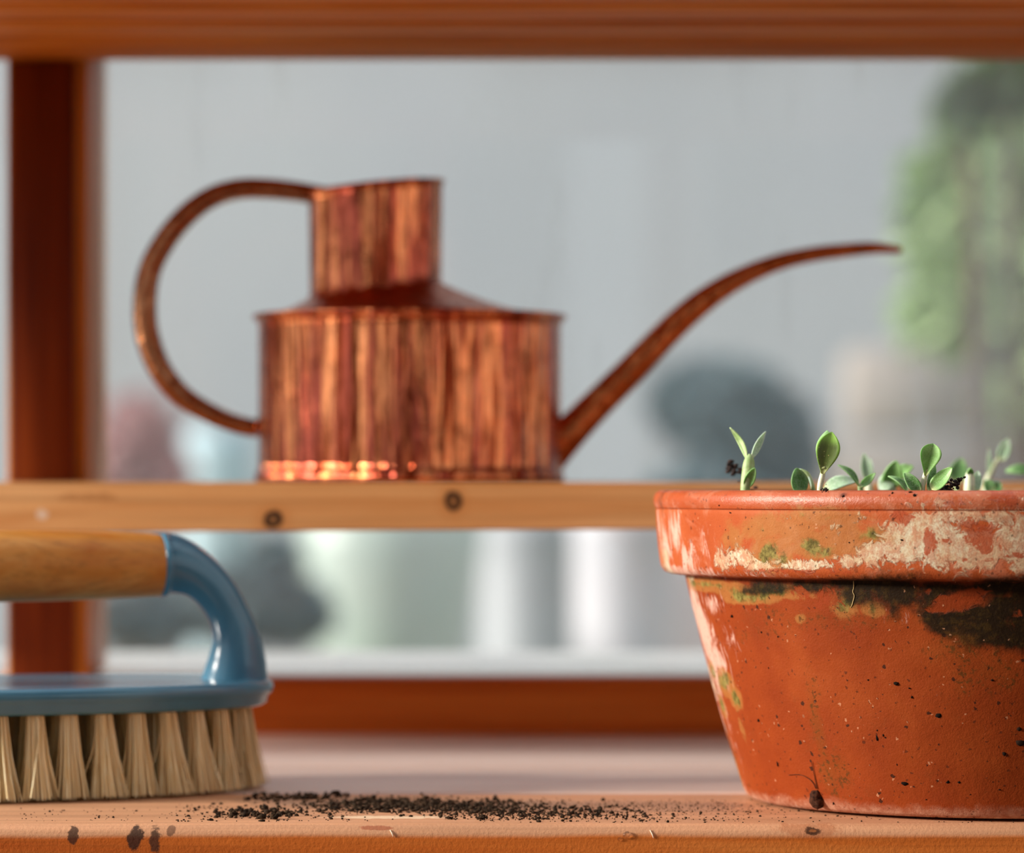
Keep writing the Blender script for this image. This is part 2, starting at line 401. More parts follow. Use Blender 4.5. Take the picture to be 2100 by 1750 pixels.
def potwob(a, z, i):
    return 0.00035*mnoise.noise(Vector((math.cos(a)*2, math.sin(a)*2, z*30)))+0.00015*mnoise.noise(Vector((math.cos(a)*9, math.sin(a)*9, z*120)))
SEG = 420
pot_me = lathe_me('pot_body', prof, SEG, tuple(PC), potwob)
def rad(z):
    ps = sorted([(p[1], p[0]) for p in prof[4:4+nb+1+4+nr+8]])
    return float(np.interp(z, [p[0] for p in ps], [p[1] for p in ps]))
def on_pot(px, py):
    """surface point of the pot seen at the pixel -> (angle, z)"""
    best = None
    for y in np.linspace(1.085, 1.2, 700):
        p = P(px, py, y); r = math.hypot(p.x-PC.x, p.y-PC.y)
        if r <= rad(p.z): best = p; break
    if best is None: best = P(px, py, 1.2)
    return math.atan2(best.y-PC.y, best.x-PC.x), best.z
# stain fields, each a sum of soft ellipses on the surface: (px, py, half width, half height in photo px, strength)
S = 1.13/F
LIME = [(1480, 1150, 14, 26, .8), (1520, 1145, 26, 22, .9), (1560, 1163, 40, 12, .9), (1650, 1160, 60, 12, .95), (1745, 1150, 40, 14, .9), (1790, 1135, 34, 26, 1), (1850, 1115, 46, 44, 1.1),
        (1900, 1095, 50, 52, 1), (1950, 1120, 60, 40, 1.1), (2010, 1130, 60, 36, 1.1), (2080, 1110, 50, 50, .95), (2060, 1060, 60, 22, .7), (1980, 1060, 50, 20, .7), (1770, 1065, 16, 16, .6), (1860, 1050, 30, 14, .4), (2095, 1150, 30, 30, 1), (1620, 1063, 7, 8, .5), (1950, 1028, 60, 9, .5), (2080, 1022, 40, 9, .5), (1725, 1095, 6, 6, .6), (1712, 1080, 12, 8, .5)]
PALE = [(1352, 1080, 10, 50, .9), (1365, 1120, 16, 50, 1), (1385, 1090, 16, 60, .9), (1410, 1140, 20, 40, .9), (1440, 1120, 14, 50, .6), (1400, 1172, 60, 12, 1), (1560, 1178, 120, 8, .6), (1420, 1215, 12, 30, .9), (1425, 1260, 16, 40, 1.1),
        (1445, 1300, 22, 50, 1.2), (1460, 1240, 22, 30, .8), (1470, 1350, 18, 50, 1.0), (1455, 1400, 10, 60, .8), (1490, 1400, 14, 40, .6), (1480, 1470, 8, 50, .7), (1540, 1650, 60, 13, 1.2), (1640, 1668, 90, 10, 1.0), (1750, 1678, 90, 8, .8), (1900, 1680, 120, 7, .6), (2050, 1682, 100, 6, .5), (1520, 1620, 14, 22, .8), (1500, 1320, 20, 40, .5), (1600, 1330, 26, 12, .25), (1850, 1262, 34, 20, .5), (1900, 1190, 40, 8, .3)]
GREEN = [(1585, 1135, 34, 30, 1), (1600, 1150, 22, 16, 1.1), (1670, 1120, 30, 30, 1.05), (1700, 1130, 24, 20, .9), (1640, 1090, 60, 30, .62), (1560, 1080, 60, 36, .62), (1500, 1100, 26, 44, .6), (1730, 1100, 50, 40, .65), (1790, 1100, 26, 20, .75), (1680, 1060, 110, 22, .55),
         (1840, 1105, 12, 12, .8), (1450, 1200, 50, 12, 1.0), (1530, 1225, 50, 14, 1.0), (1500, 1210, 40, 14, .9), (1460, 1375, 8, 18, 1.1), (1485, 1400, 14, 30, 1.2), (1505, 1430, 10, 26, 1.1), (1480, 1445, 8, 20, 1.1), (1600, 1215, 60, 14, .8), (1640, 1270, 10, 10, .8), (1515, 1590, 7, 40, .8), (1516, 1480, 5, 60, .5), (1730, 1240, 26, 30, .9), (1790, 1250, 30, 20, .7)]
MOSS = [(1580, 1205, 60, 14, .75), (1660, 1205, 60, 16, .8), (1760, 1215, 60, 26, .85), (1840, 1215, 60, 36, 1.0), (1900, 1225, 50, 40, .8), (1790, 1200, 120, 16, .9), (1960, 1205, 60, 12, .6), (2050, 1205, 80, 18, .9), (1950, 1280, 40, 22, 1.25),
        (2010, 1285, 50, 34, 1.4), (2070, 1275, 50, 44, 1.5), (2110, 1250, 40, 60, 1.4), (2120, 1290, 60, 40, 1.4), (1910, 1265, 20, 20, 1.0), (1540, 1215, 24, 8, .8), (1830, 1240, 20, 30, .7), (2100, 1220, 30, 16, .9)]
RED = [(2050, 1020, 26, 10, 1.2), (2075, 1028, 14, 14, 1.2), (2068, 1016, 12, 12, 1.1), (1905, 1105, 10, 24, 1.2), (1900, 1130, 8, 10, 1), (1940, 1110, 24, 8, .9), (2010, 1100, 34, 30, 1.0), (2025, 1130, 20, 20, .9), (1850, 1060, 20, 20, .9), (1960, 1030, 24, 10, .8), (2080, 1140, 34, 6, .9), (1980, 1148, 10, 6, .8), (1985, 1080, 30, 20, .7),
       (1700, 1230, 30, 34, .9), (1645, 1215, 22, 20, .8), (1960, 1235, 50, 20, 1.1), (1930, 1250, 36, 12, .9), (2000, 1215, 40, 14, .9), (1905, 1215, 12, 10, .9), (1710, 1240, 20, 26, .9), (2085, 1260, 14, 10, .9), (1625, 1175, 140, 6, .9), (1840, 1175, 120, 4, .5), (1600, 1170, 30, 7, .8), (1700, 1170, 30, 7, .8)]
GRIME = [(1680, 1500, 12, 90, .85), (1700, 1590, 22, 40, .85), (1720, 1580, 30, 50, .6), (1675, 1420, 10, 40, .5), (1960, 1330, 60, 40, .6), (1980, 1400, 26, 60, .5), (2040, 1380, 60, 50, .55), (1700, 1270, 200, 26, .5), (1560, 1300, 60, 30, .45), (1960, 1480, 20, 40, .4), (1980, 1560, 30, 60, .3)]
npv = len(prof)
angs = np.array([2*math.pi*k/SEG for k in range(SEG)]); zz = np.array([p[1] for p in prof]); rr_ = np.array([p[0] for p in prof])
outer = np.zeros(npv); outer[2:4+nb+1+4+nr+9] = 1
def field(lst):
    A = np.zeros((npv, SEG))
    for px, py, wx, wy, s in lst:
        a0, z0 = on_pot(min(px, 2150), py)
        da = (angs[None, :]-a0+math.pi) % (2*math.pi)-math.pi
        u = da*np.maximum(rr_[:, None], 0.05); v = zz[:, None]-z0
        # a mark's width was read off the picture where the wall turns away: give it its real width
        sx_ = wx*S/max(0.3, abs(math.sin(a0)))
        A = np.maximum(A, s*np.exp(-((u/sx_)**2+(v/(wy*S))**2)*0.75)) if s else A
    return (A*outer[:, None]).reshape(-1)
def wild(seed, sx, sz, amt):
    """soft random patches for the side turned away"""
    out = np.zeros((npv, SEG))
    for k, a in enumerate(angs):
        if -2.95 < (a if a < math.pi else a-2*math.pi) < -0.45: continue
        for i in range(npv):
            out[i, k] = max(0, mnoise.noise(Vector((math.cos(a)*sx, math.sin(a)*sx, zz[i]*sz+seed)))*amt)
    return (out*outer[:, None]).reshape(-1)
f1 = [field(LIME)+wild(1, 3, 40, 1.2), field(GREEN)+wild(5, 3, 40, 1.2), field(MOSS)+wild(9, 2, 30, 1.0)]
f2 = [field(RED), field(GRIME)+wild(13, 3, 30, 0.8), field(PALE)+wild(17, 3, 20, 1.0)]
for nm, fs in (('stain_a', f1), ('stain_b', f2)):
    at = pot_me.attributes.new(nm, 'FLOAT_VECTOR', 'POINT')
    at.data.foreach_set('vector', np.stack(fs, 1).astype(np.float32).ravel())

t = NT('terracotta')
sa = t.sep(t.attr('stain_a', 'Vector')); sb = t.sep(t.attr('stain_b', 'Vector'))
n1 = t.noise(t.obj, 110, 6, 0.68); n2 = t.noise(t.obj, 420, 5, 0.7); n3 = t.noise(t.obj, 32, 5, 0.6); nf = t.noise(t.obj, 1600, 3, 0.7)
nd_ = t.noise(t.obj, 190, 6, 0.72, 1.4); nc = t.noise(t.obj, 60, 7, 0.72, 0.8)
zc = t.sep(t.obj)[2]
isrim = t.step(zc, ZR0-0.0006, ZR0+0.0002)
body = t.ramp(n3, [(0.3, (126, 47, 11)), (0.5, (138, 56, 15)), (0.7, (150, 67, 22))])
rimc = t.ramp(n3, [(0.3, (160, 70, 30)), (0.5, (170, 80, 38)), (0.7, (182, 98, 58))])
col = t.mix(isrim, body, rimc)
topb = t.step(zc, ZR1-0.0062, ZR1-0.0058)
col = t.mix(t.math('MULTIPLY', topb, t.step(nc, 0.35, 0.6, 0.8, 0.1)), col, (172, 72, 30))
col = t.mix(t.step(nf, 0.5, 0.75, 0, 0.3), col, (150, 62, 28))
# faint pink bloom of salts everywhere on the rim
col = t.mix(t.math('MULTIPLY', isrim, t.step(nc, 0.5, 0.66, 0, 0.45)), col, (196, 132, 104))
def thr(mask, nz, k=1.0, lo=0.42, hi=0.62):
    s = t.math('ADD', mask, t.math('MULTIPLY', t.math('SUBTRACT', nz, 0.5), k))
    return t.step(s, lo, hi)
# pale streaks (salts), vertical brushy
strk = t.noise(t.map(t.obj, (300, 300, 90)), 1.0, 6, 0.72, 0.6)
col = t.mix(t.math('MULTIPLY', thr(sb[2], strk, 2.6, 0.45, 0.95), 0.8), col, (214, 176, 158))
# green-brown algae film then solid green
film = thr(sa[1], nc, 1.2, 0.26, 0.5)
col = t.mix(t.math('MULTIPLY', film, 0.66), col, t.mix(n2, (140, 86, 34), (176, 122, 66)))
gsol = thr(sa[1], n1, 2.2, 0.62, 1.0)
col = t.mix(t.math('MULTIPLY', gsol, 0.85), col, t.mix(t.step(n2, .35, .65), (58, 66, 22), (134, 128, 66)))
# lime, granular: thin where the mask is weak
lim = thr(sa[0], nd_, 2.2, 0.40, 0.62)
gran = t.step(t.math('ADD', n2, t.math('MULTIPLY', nf, 0.5)), 0.62, 0.86, 1.0, 0.45)
limc = t.mix(t.step(nc, 0.4, 0.6), (210, 202, 172), (196, 168, 132))
col = t.mix(t.math('MULTIPLY', t.math('MULTIPLY', lim, gran), 0.95), col, limc)
# worn red patches through the lime
rd = thr(sb[0], nd_, 2.4, 0.5, 0.66)
col = t.mix(t.math('MULTIPLY', rd, 0.85), col, t.mix(isrim, (140, 54, 18), (162, 68, 34)))
# dark moss
ms = thr(sa[2], n1, 1.3, 0.16, 0.72)
ms = t.math('MULTIPLY', ms, t.step(t.math('ADD', sb[0], t.math('MULTIPLY', t.math('SUBTRACT', nd_, 0.5), 1.2)), 0.75, 0.5, 0.2, 1.0))
mcol = t.mix(t.step(n2, 0.45, 0.72), (18, 18, 6), (56, 42, 12))
col = t.mix(t.math('MULTIPLY', ms, 0.96), col, mcol)
# grime speckle
sp = t.step(t.noise(t.obj, 620, 4, 0.65), 0.54, 0.60)
col = t.mix(t.math('MULTIPLY', t.math('MULTIPLY', sp, thr(sb[1], n1, 1.2, 0.2, 0.55)), 0.85), col, (74, 46, 14))
gf = thr(sb[1], n1, 0.8, 0.2, 0.8)
col = t.mix(t.math('MULTIPLY', gf, 0.4), col, (116, 64, 18))
base_b = t.step(t.math('ADD', zc, t.math('MULTIPLY', t.math('SUBTRACT', nc, 0.5), 0.008)), 0.0056, 0.0014)
col = t.mix(t.math('MULTIPLY', base_b, t.step(n2, 0.35, 0.65, 0.75, 0.35)), col, (204, 156, 128))
# faint smudges
smg = t.step(t.noise(t.obj, 75, 6, 0.75, 0.5), 0.56, 0.70, 0, 0.4)
col = t.mix(t.math('MULTIPLY', smg, t.step(isrim, 0, 1, 1, 0.4)), col, (120, 56, 20))
# stray black specks
wv_ = t.n('ShaderNodeVectorMath', operation='SCALE'); t.put(wv_.inputs[0], t.noise(t.obj, 900, 2, 0.6, 0, True)); wv_.inputs['Scale'].default_value = 0.0016
wa_ = t.n('ShaderNodeVectorMath', operation='ADD'); t.put(wa_.inputs[0], t.obj); t.put(wa_.inputs[1], wv_.outputs[0])
v1 = t.n('ShaderNodeTexVoronoi', feature='F1'); t.put(v1.inputs['Vector'], wa_.outputs[0]); v1.inputs['Scale'].default_value = 300
selr = t.sep(v1.outputs['Color'])[0]
spk = t.math('LESS_THAN', v1.outputs['Distance'], t.math('MULTIPLY', t.math('MAXIMUM', t.math('SUBTRACT', selr, 0.62), 0.0), 0.62))
spk = t.math('MULTIPLY', spk, t.step(isrim, 0, 1, 1, 0.35))
col = t.mix(t.math('MULTIPLY', spk, 0.85), col, (40, 22, 12))
v2 = t.n('ShaderNodeTexVoronoi', feature='F1'); t.put(v2.inputs['Vector'], wa_.outputs[0]); v2.inputs['Scale'].default_value = 640
sel2 = t.sep(v2.outputs['Color'])[1]
sp2 = t.math('LESS_THAN', v2.outputs['Distance'], t.math('MULTIPLY', t.math('MAXIMUM', t.math('SUBTRACT', sel2, 0.5), 0.0), 0.62))
col = t.mix(t.math('MULTIPLY', sp2, 0.6), col, t.mix(t.step(selr, 0.8, 0.82), (48, 24, 12), (196, 140, 104)))
# groove line round the rim
gv = t.math('ABSOLUTE', t.math('SUBTRACT', zc, ZR1-0.0059))
gm = t.math('MULTIPLY', t.step(gv, 0.00022, 0.0001), t.step(n3, 0.35, 0.6, 0.3, 0.9))
col = t.mix(gm, col, (126, 52, 24))
hg = t.math('ADD', t.math('MULTIPLY', n2, 0.5), t.math('MULTIPLY', nf, 0.35))
hg = t.math('ADD', hg, t.math('MULTIPLY', lim, 0.5)); hg = t.math('ADD', hg, t.math('MULTIPLY', ms, 0.5))
hg = t.math('SUBTRACT', hg, gm)
rg = t.step(zc, ZR1-0.0062, ZR1-0.004, 0.62, 0.38)
t.bsdf(col, rg, 0, t.bump(hg, 0.7, 0.0005), t.step(zc, ZR1-0.0062, ZR1-0.004, 0.12, 0.5))
M_terra = t.m
pot = empty('terracotta_pot', PC, 'wide weathered terracotta pot with lime and moss stains, full of seedlings', 'pot')
put('pot_body', pot_me, M_terra, pot)

# soil inside
M_soil = plain('dark_soil', (46, 34, 28), (24, 18, 16), 0.95, 300, bumpd=0.001)
def soil_top():
    n = 60; R0 = 0.0985; vs = [(PC.x, PC.y, 0.0935)]; fs = []
    rings = 26; sg = 110
    for i in range(1, rings+1):
        r = R0*i/rings
        for k in range(sg):
            a = 2*math.pi*k/sg; x, y = PC.x+r*math.cos(a), PC.y+r*math.sin(a)
            z = 0.0930+0.0022*mnoise.noise(Vector((x*90, y*90, 0)))+0.0010*mnoise.noise(Vector((x*330, y*330, 3)))
            vs.append((x, y, z if i < rings else 0.090))
    for k in range(sg): fs.append((0, 1+k, 1+(k+1) % sg))
    for i in range(rings-1):
        for k in range(sg):
            a, b = 1+i*sg+k, 1+i*sg+(k+1) % sg; fs.append((a, a+sg, b+sg, b))
    return mesh('potting_soil', vs, fs)
so = put('potting_soil', soil_top(), M_soil); tag(so, 'dark crumbly potting soil filling the terracotta pot', 'soil', kind='stuff')

ICO = None
def ico(sub=1):
    bm = bmesh.new(); bmesh.ops.create_icosphere(bm, subdivisions=sub, radius=1.0)
    v = [x.co.copy() for x in bm.verts]; f = [tuple(q.index for q in x.verts) for x in bm.faces]; bm.free(); return v, f
ICO1, ICO2, ICO3 = ico(1), ico(2), ico(3)
def lump(c, r, seed, base=ICO1, squash=0.8, rough=0.45):
    v, f = base; out = []
    sc = Vector((random.uniform(.7, 1.3), random.uniform(.7, 1.3), squash*random.uniform(.7, 1.1)))
    for q in v:
        k = 1+rough*mnoise.noise(q*1.6+Vector((seed*3.7, seed, 0)))+rough*0.5*mnoise.noise(q*4+Vector((seed, 0, seed*2)))
        out.append(Vector(c)+Vector((q.x*sc.x, q.y*sc.y, q.z*sc.z))*(r*k))
    return out, f
def clod(c, r, n=9, seed=1, hgt=1.0):
    """a crumbly clod of many little lumps"""
    rnd = random.Random(seed); parts = [lump((c[0], c[1], c[2]+r*0.45), r*0.62, seed, ICO2)]
    for i in range(n*3):
        a = rnd.uniform(0, 6.28); q = rnd.uniform(0.15, 1.0)*r; s = r*rnd.uniform(0.13, 0.34)
        parts.append(lump((c[0]+math.cos(a)*q, c[1]+math.sin(a)*q, c[2]+s*0.7+rnd.random()*r*0.75*hgt*(1-q/r*0.6)), s, seed+i, ICO1))
    return merge(parts)

# specks of soil that stick to the pot wall
random.seed(5)
spots = [(1926, 1467, 7, 6), (1855, 1605, 9, 8), (1944, 1602, 6, 6), (1967, 1604, 4, 5), (2092, 1524, 12, 9), (2060, 1547, 5, 6), (1799, 1512, 3, 9), (1812, 1508, 3, 5), (1816, 1513, 3, 3), (1800, 1498, 2, 3), (1838, 1402, 5, 5), (1595, 1566, 2, 9), (1556, 1478, 5, 4), (1501, 1264, 4, 4), (1562, 1297, 4, 3),
         (1596, 1306, 3, 3), (1577, 1370, 2, 3), (1839, 1402, 5, 4), (1760, 1094, 5, 3), (1743, 1113, 4, 3), (1730, 1019, 4, 4), (1499, 1052, 4, 3), (1522, 1043, 2.5, 2.5), (1876, 1017, 4, 4), (1868, 1010, 4, 3), (1830, 1012, 3, 3), (1840, 1568, 3, 4), (1881, 1600, 2, 2), (1975, 1590, 3, 3), (1955, 1648, 6, 3), (1709, 1648, 2, 4), (2035, 1395, 4, 3),
         (1850, 1108, 4, 4), (1476, 1037, 3, 2), (1489, 1087, 2, 2), (2090, 1495, 5, 5), (2050, 1620, 4, 4), (1990, 1630, 3, 3), (1900, 1640, 3, 2), (1780, 1395, 2, 2), (1865, 1412, 3, 2), (1870, 1430, 3, 3)]
parts = []
for i, (px, py, wx, wy) in enumerate(spots):
    a, z = on_pot(px, py); r = rad(z); c = Vector((PC.x+r*math.cos(a), PC.y+r*math.sin(a), z))
    tx = Vector((-math.sin(a), math.cos(a), 0)); nn = Vector((math.cos(a), math.sin(a), 0))
    v, f = lump((0, 0, 0), 1, i, ICO1, 1.0, 0.6)
    parts.append(([c+tx*(q.x*wx*S)+Vector((0, 0, q.z*wy*S))+nn*(q.y*0.0003) for q in v], f))
v, f = merge(parts)
M_speck = plain('dried_soil_speck', (34, 20, 12), (18, 12, 8), 0.9, 400, spec=0.08)
sp_ = put('soil_speck', mesh('soil_speck', v, f), M_speck, pot); tag(sp_, 'black specks of dried soil on the pot wall', kind='stuff')

# dried husk with two hair-like roots stuck low on the pot
def potpt(px, py, off=0.0):
    a, z = on_pot(px, py); r = rad(z)+off; return Vector((PC.x+r*math.cos(a), PC.y+r*math.sin(a), z))
hc = potpt(1680, 1640, 0.0012)
hk = empty('seed_husk', hc, 'small dried brown seed husk stuck low on the pot wall', 'seed husk')
v, f = lump((0, 0, 0), 1, 3, ICO3, 1.0, 0.35)
M_husk = plain('dried_husk', (84, 48, 30), (36, 20, 12), 0.8, 900, bumpd=0.0006, spec=0.15)
put('husk', mesh('husk', [hc+Vector((q.x*0.0016+q.z*-0.0006, q.y*0.0012, q.z*0.0033)) for q in v], f), M_husk, hk)
for pts in ([(1676, 1618), (1668, 1604), (1655, 1594), (1640, 1589), (1618, 1590)], [(1678, 1618), (1674, 1600), (1670, 1580), (1666, 1562)]):
    put('root_hair', tube_me('root_hair', [potpt(x, y, 0.0004) for x, y in pts], [0.00016, 0.00013, 0.0001, 0.0001, 0.00006][:len(pts)], 6, 4), M_husk, hk)
M_root = plain('pale_root', (206, 176, 120), (180, 150, 90), 0.7, 100)
rt = put('root_thread', tube_me('root_thread', [potpt(x, y, 0.00025) for x, y in ((1751, 1192), (1752, 1204), (1750, 1214), (1753, 1222), (1751, 1232), (1749, 1240), (1745, 1247))], [0.00014]*6+[0.00006], 6, 4), M_root, pot)
tag(rt, 'thin pale root thread hanging from the rim')

# ------------------------------------------------------------------ seedlings
def leaf_mat(name, top, edge, vein, dots=False, rough=0.5, fuzz=0.0):
    t = NT(name)
    g = t.noise(t.obj, 260, 4); uv = t.sep(t.attr('leafuv', 'Vector'))
    ex = t.math('ABSOLUTE', uv[0]); rim_ = t.math('MAXIMUM', ex, uv[1])
    col = t.mix(t.step(g, 0.35, 0.7), top, tuple(int(c*0.86) for c in top))
    col = t.mix(t.step(t.math('ADD', t.math('MULTIPLY', rim_, 0.7), t.math('MULTIPLY', uv[1], 0.3)), 0.62, 0.9), col, edge)
    col = t.mix(t.step(ex, 0.1, 0.0, 0, 0.5), col, vein)
    col = t.mix(t.step(uv[1], 0.22, 0.02, 0, 0.8), col, (196, 206, 140))
    if dots:
        d = t.vor(t.obj, 1150); c2 = t.step(t.noise(t.obj, 300, 2), 0.45, 0.6)
        col = t.mix(t.math('MULTIPLY', t.math('MULTIPLY', t.step(d, 0.22, 0.12), c2), 0.8), col, (226, 206, 140))
    if fuzz: col = t.mix(t.step(t.noise(t.obj, 2500, 2), 0.48, 0.6, 0, fuzz), col, (214, 230, 210))
    b = t.bsdf(col, rough, 0, t.bump(t.noise(t.obj, 1500, 2), 0.25, 0.0002), 0.4)
    b.inputs['Subsurface Weight'].default_value = 0.25; b.inputs['Subsurface Radius'].default_value = (0.4, 1, 0.2); b.inputs['Subsurface Scale'].default_value = 0.0015
    return t.m
M_leafA = leaf_mat('leaf_olive', (98, 116, 56), (146, 190, 86), (108, 132, 60), True)
M_leafB = leaf_mat('leaf_fresh_green', (134, 184, 98), (156, 204, 124), (92, 140, 66), False, 0.45, 0.12)
M_leafC = leaf_mat('leaf_silvery', (164, 198, 156), (192, 216, 186), (176, 204, 166), False, 0.6, 0.5)
M_leafD = leaf_mat('leaf_deep_green', (92, 144, 72), (140, 182, 118), (80, 126, 60), False, 0.5, 0.15)
M_stem = plain('stem_pale_green', (196, 208, 160), (222, 226, 196), 0.5, 500)
M_stem2 = plain('stem_green', (142, 172, 104), (176, 196, 140), 0.5, 500)

def leaf_me(name, base, tip, width, facing, bend=0.15, cup=0.25, shape='oval', twist=0.0, th=0.0005):
    """leaf blade from base to tip; facing = direction of the upper side"""
    base, tip = Vector(base), Vector(tip); ax = tip-base; L_ = ax.length; t_ = ax.normalized()
    nrm = (Vector(facing)-t_*Vector(facing).dot(t_)).normalized(); side = t_.cross(nrm)
    NL, NW = 18, 8; top, uvs = [], []
    for i in range(NL+1):
        s = i/NL
        if shape == 'oval': w = (math.sin(math.pi*min(1, s**0.75*0.999))**0.62)
        elif shape == 'spoon': w = 0.16*(1-s)+math.sin(math.pi*(max(0, (s-0.0))**1.35))**0.8 if s < 1 else 0.0
        elif shape == 'heart': w = 0.14*(1-s)+(max(0.0, math.sin(math.pi*(s**1.9))))**0.6 if s < 1 else 0.0
        else: w = math.sin(math.pi*s**0.9)**0.9 if s < 1 else 0.0
        w = max(w, 0.05)*width/2
        for k in range(NW+1):
            u = -1+2*k/NW; an = twist*s
            sd = side*math.cos(an)+nrm*math.sin(an); nn = nrm*math.cos(an)-side*math.sin(an)
            p = base+t_*(L_*s)+nrm*(bend*L_*math.sin(math.pi*s)*-1)+sd*(w*u)+nn*(cup*abs(u)**2*w)
            top.append(p); uvs.append((u, s, 0))
    n = len(top); fs = []
    cols = NW+1
    bot = [p-nrm*th for p in top]
    for i in range(NL):
        for k in range(NW):
            a = i*cols+k; fs.append((a, a+1, a+cols+1, a+cols)); fs.append((n+a, n+a+cols, n+a+cols+1, n+a+1))
    loop = [k for k in range(cols)]+[i*cols+NW for i in range(1, NL+1)]+[NL*cols+k for k in range(NW-1, -1, -1)]+[i*cols for i in range(NL-1, 0, -1)]
    for i in range(len(loop)):
        a, b = loop[i], loop[(i+1) % len(loop)]; fs.append((a, n+a, n+b, b))
    me = mesh(name, top+bot, fs)
    at = me.attributes.new('leafuv', 'FLOAT_VECTOR', 'POINT')
    at.data.foreach_set('vector', np.array(uvs+uvs, np.float32).ravel())
    return me
ZS = 0.0925
def seedling(label, Y, stem, r, leaves, smat=M_stem2):
    """stem: [(px,py)...] upwards; leaves: (base px, tip px, width px, facing, material, shape, bend, cup, dY)"""
    k = Y/F
    x0, y0 = stem[0]; b = P(x0, y0, Y); root = Vector((b.x, Y, ZS))
    e = empty('seedling', root, label, 'seedling', 'young seedlings in the terracotta pot')
    pts = [root]+[P(x, y, Y) for x, y in stem]
    if len(r) == 2: r = [r[0]+(r[1]-r[0])*i/max(1, len(stem)-1) for i in range(len(stem))]
    rr = [r[0]*k]+[q*k for q in list(r)[:len(stem)]]
    rr[-1] *= 0.6
    put('stem', tube_me('stem', pts, rr, 10, 5), smat, e)
    for lf in leaves:
        (bx, by), (tx, ty), w, fc, mat, shp, bend, cup, dY = lf
        put('leaf', leaf_me('leaf', P(bx, by, Y-0.0009), P(tx, ty, Y+dY-0.0004), w*k, fc, bend, cup, shp), mat, e)
    return e
FR = (0, -1, 0.25)
seedling('forked seedling nearest the left rim with two thin upswept leaves', 1.150,
    [(1528, 1004), (1534, 968), (1536, 950), (1537, 938), (1537, 931)], (10, 13, 12, 8, 3),
    [((1532, 945), (1496, 877), 15, (-0.5, -0.7, -0.3), M_stem2, 'lance', 0.14, 0.5, 0.004), ((1541, 942), (1571, 885), 16, (0.6, -0.6, 0.2), M_leafC, 'lance', 0.05, 0.5, 0.006),
     ((1530, 1000), (1548, 960), 22, (0.1, -1, 0), M_leafB, 'oval', 0.0, 0.3, -0.002)])
seedling('tall seedling holding one upright spoon-shaped olive leaf with yellow dots', 1.125,
    [(1681, 1004), (1686, 978), (1689, 962)], (6, 6.5),
    [((1687, 972), (1706, 886), 46, FR, M_leafA, 'spoon', -0.04, 0.25, 0.0), ((1688, 962), (1697, 884), 40, (0.3, 1, 0.2), M_leafD, 'spoon', -0.04, 0.2, 0.004)], M_stem)
seedling('short seedling with a broad folded leaf left of the tall one', 1.150,
    [(1668, 1010), (1664, 992), (1655, 972), (1642, 964)], (5, 5),
    [((1641, 1012), (1634, 960), 36, (0.3, -1, 0.1), M_leafD, 'oval', 0.05, 0.5, 0.0), ((1666, 1004), (1640, 961), 16, (0.3, 0.3, 1), M_leafC, 'oval', -0.1, 0.3, 0.002)])
seedling('low seedling behind the tall one with a silvery arching leaf', 1.175,
    [(1690, 1012), (1690, 1000)], (5, 4),
    [((1690, 1004), (1758, 986), 30, (-0.1, -0.8, 0.6), M_leafC, 'oval', -0.16, 0.2, 0.0)])
seedling('seedling with two narrow pointed leaves spread in a V', 1.160,
    [(1765, 1012), (1764, 998), (1764, 992)], (6, 5),
    [((1762, 996), (1719, 953), 17, (0.5, -0.7, 0.5), M_leafD, 'lance', -0.12, 0.4, 0.0), ((1762, 1000), (1795, 970), 17, (-0.3, -0.9, 0.4), M_leafB, 'lance', 0.08, 0.4, 0.0)])
seedling('pale upright seedling behind the V-shaped one', 1.235,
    [(1782, 1006), (1780, 980)], (9, 7),
    [((1780, 985), (1772, 930), 22, FR, M_leafC, 'oval', 0.0, 0.3, 0.0), ((1782, 990), (1784, 940), 16, FR, M_leafC, 'oval', 0.0, 0.3, 0.004)], M_stem)
seedling('bushy blurred seedling with broad drooping green leaves mid-pot', 1.215,
    [(1830, 1010), (1832, 975)], (9, 6),
    [((1832, 980), (1802, 1004), 34, FR, M_leafC, 'oval', -0.3, 0.1, 0.0), ((1826, 1000), (1838, 946), 42, FR, M_leafB, 'oval', -0.05, 0.2, -0.005), ((1840, 985), (1872, 955), 30, (-0.2, -0.7, 0.7), M_leafB, 'oval', -0.2, 0.2, 0.003),
     ((1846, 1000), (1880, 985), 20, FR, M_leafC, 'oval', -0.3, 0.1, 0.0)], M_stem)
seedling('seedling with narrow curved leaf leaning left before the broad-leaved one', 1.150,
    [(1864, 1014), (1860, 1004)], (4, 4),
    [((1862, 1010), (1822, 976), 15, (0.5, -0.7, 0.5), M_leafD, 'lance', -0.16, 0.4, 0.0)])
seedling('sharp seedling with a heart-shaped leaf on a tall stem and pointed side leaves', 1.125,
    [(1891, 1004), (1896, 980), (1899, 965)], (6, 5.5),
    [((1898, 976), (1914, 910), 42, FR, M_leafB, 'heart', -0.03, 0.35, -0.001), ((1901, 968), (1897, 922), 18, (0.6, 0.8, 0.1), M_leafC, 'oval', 0.0, 0.3, 0.004),
     ((1910, 1004), (1952, 959), 31, (-0.25, -0.9, 0.35), M_leafB, 'oval', 0.05, 0.35, -0.002), ((1905, 1008), (1917, 952), 17, (0.2, -0.9, 0.2), M_leafD, 'oval', 0.0, 0.4, 0.003),
     ((1886, 1010), (1854, 969), 26, (-0.2, -0.9, 0.4), M_leafD, 'oval', -0.05, 0.35, 0.0)], M_stem)
seedling('out-of-focus seedling with a rounded leaf behind the soil clump', 1.28,
    [(1962, 1004), (1962, 970)], (7, 5),
    [((1960, 990), (1972, 940), 40, FR, M_leafD, 'oval', 0.0, 0.2, 0.0)])
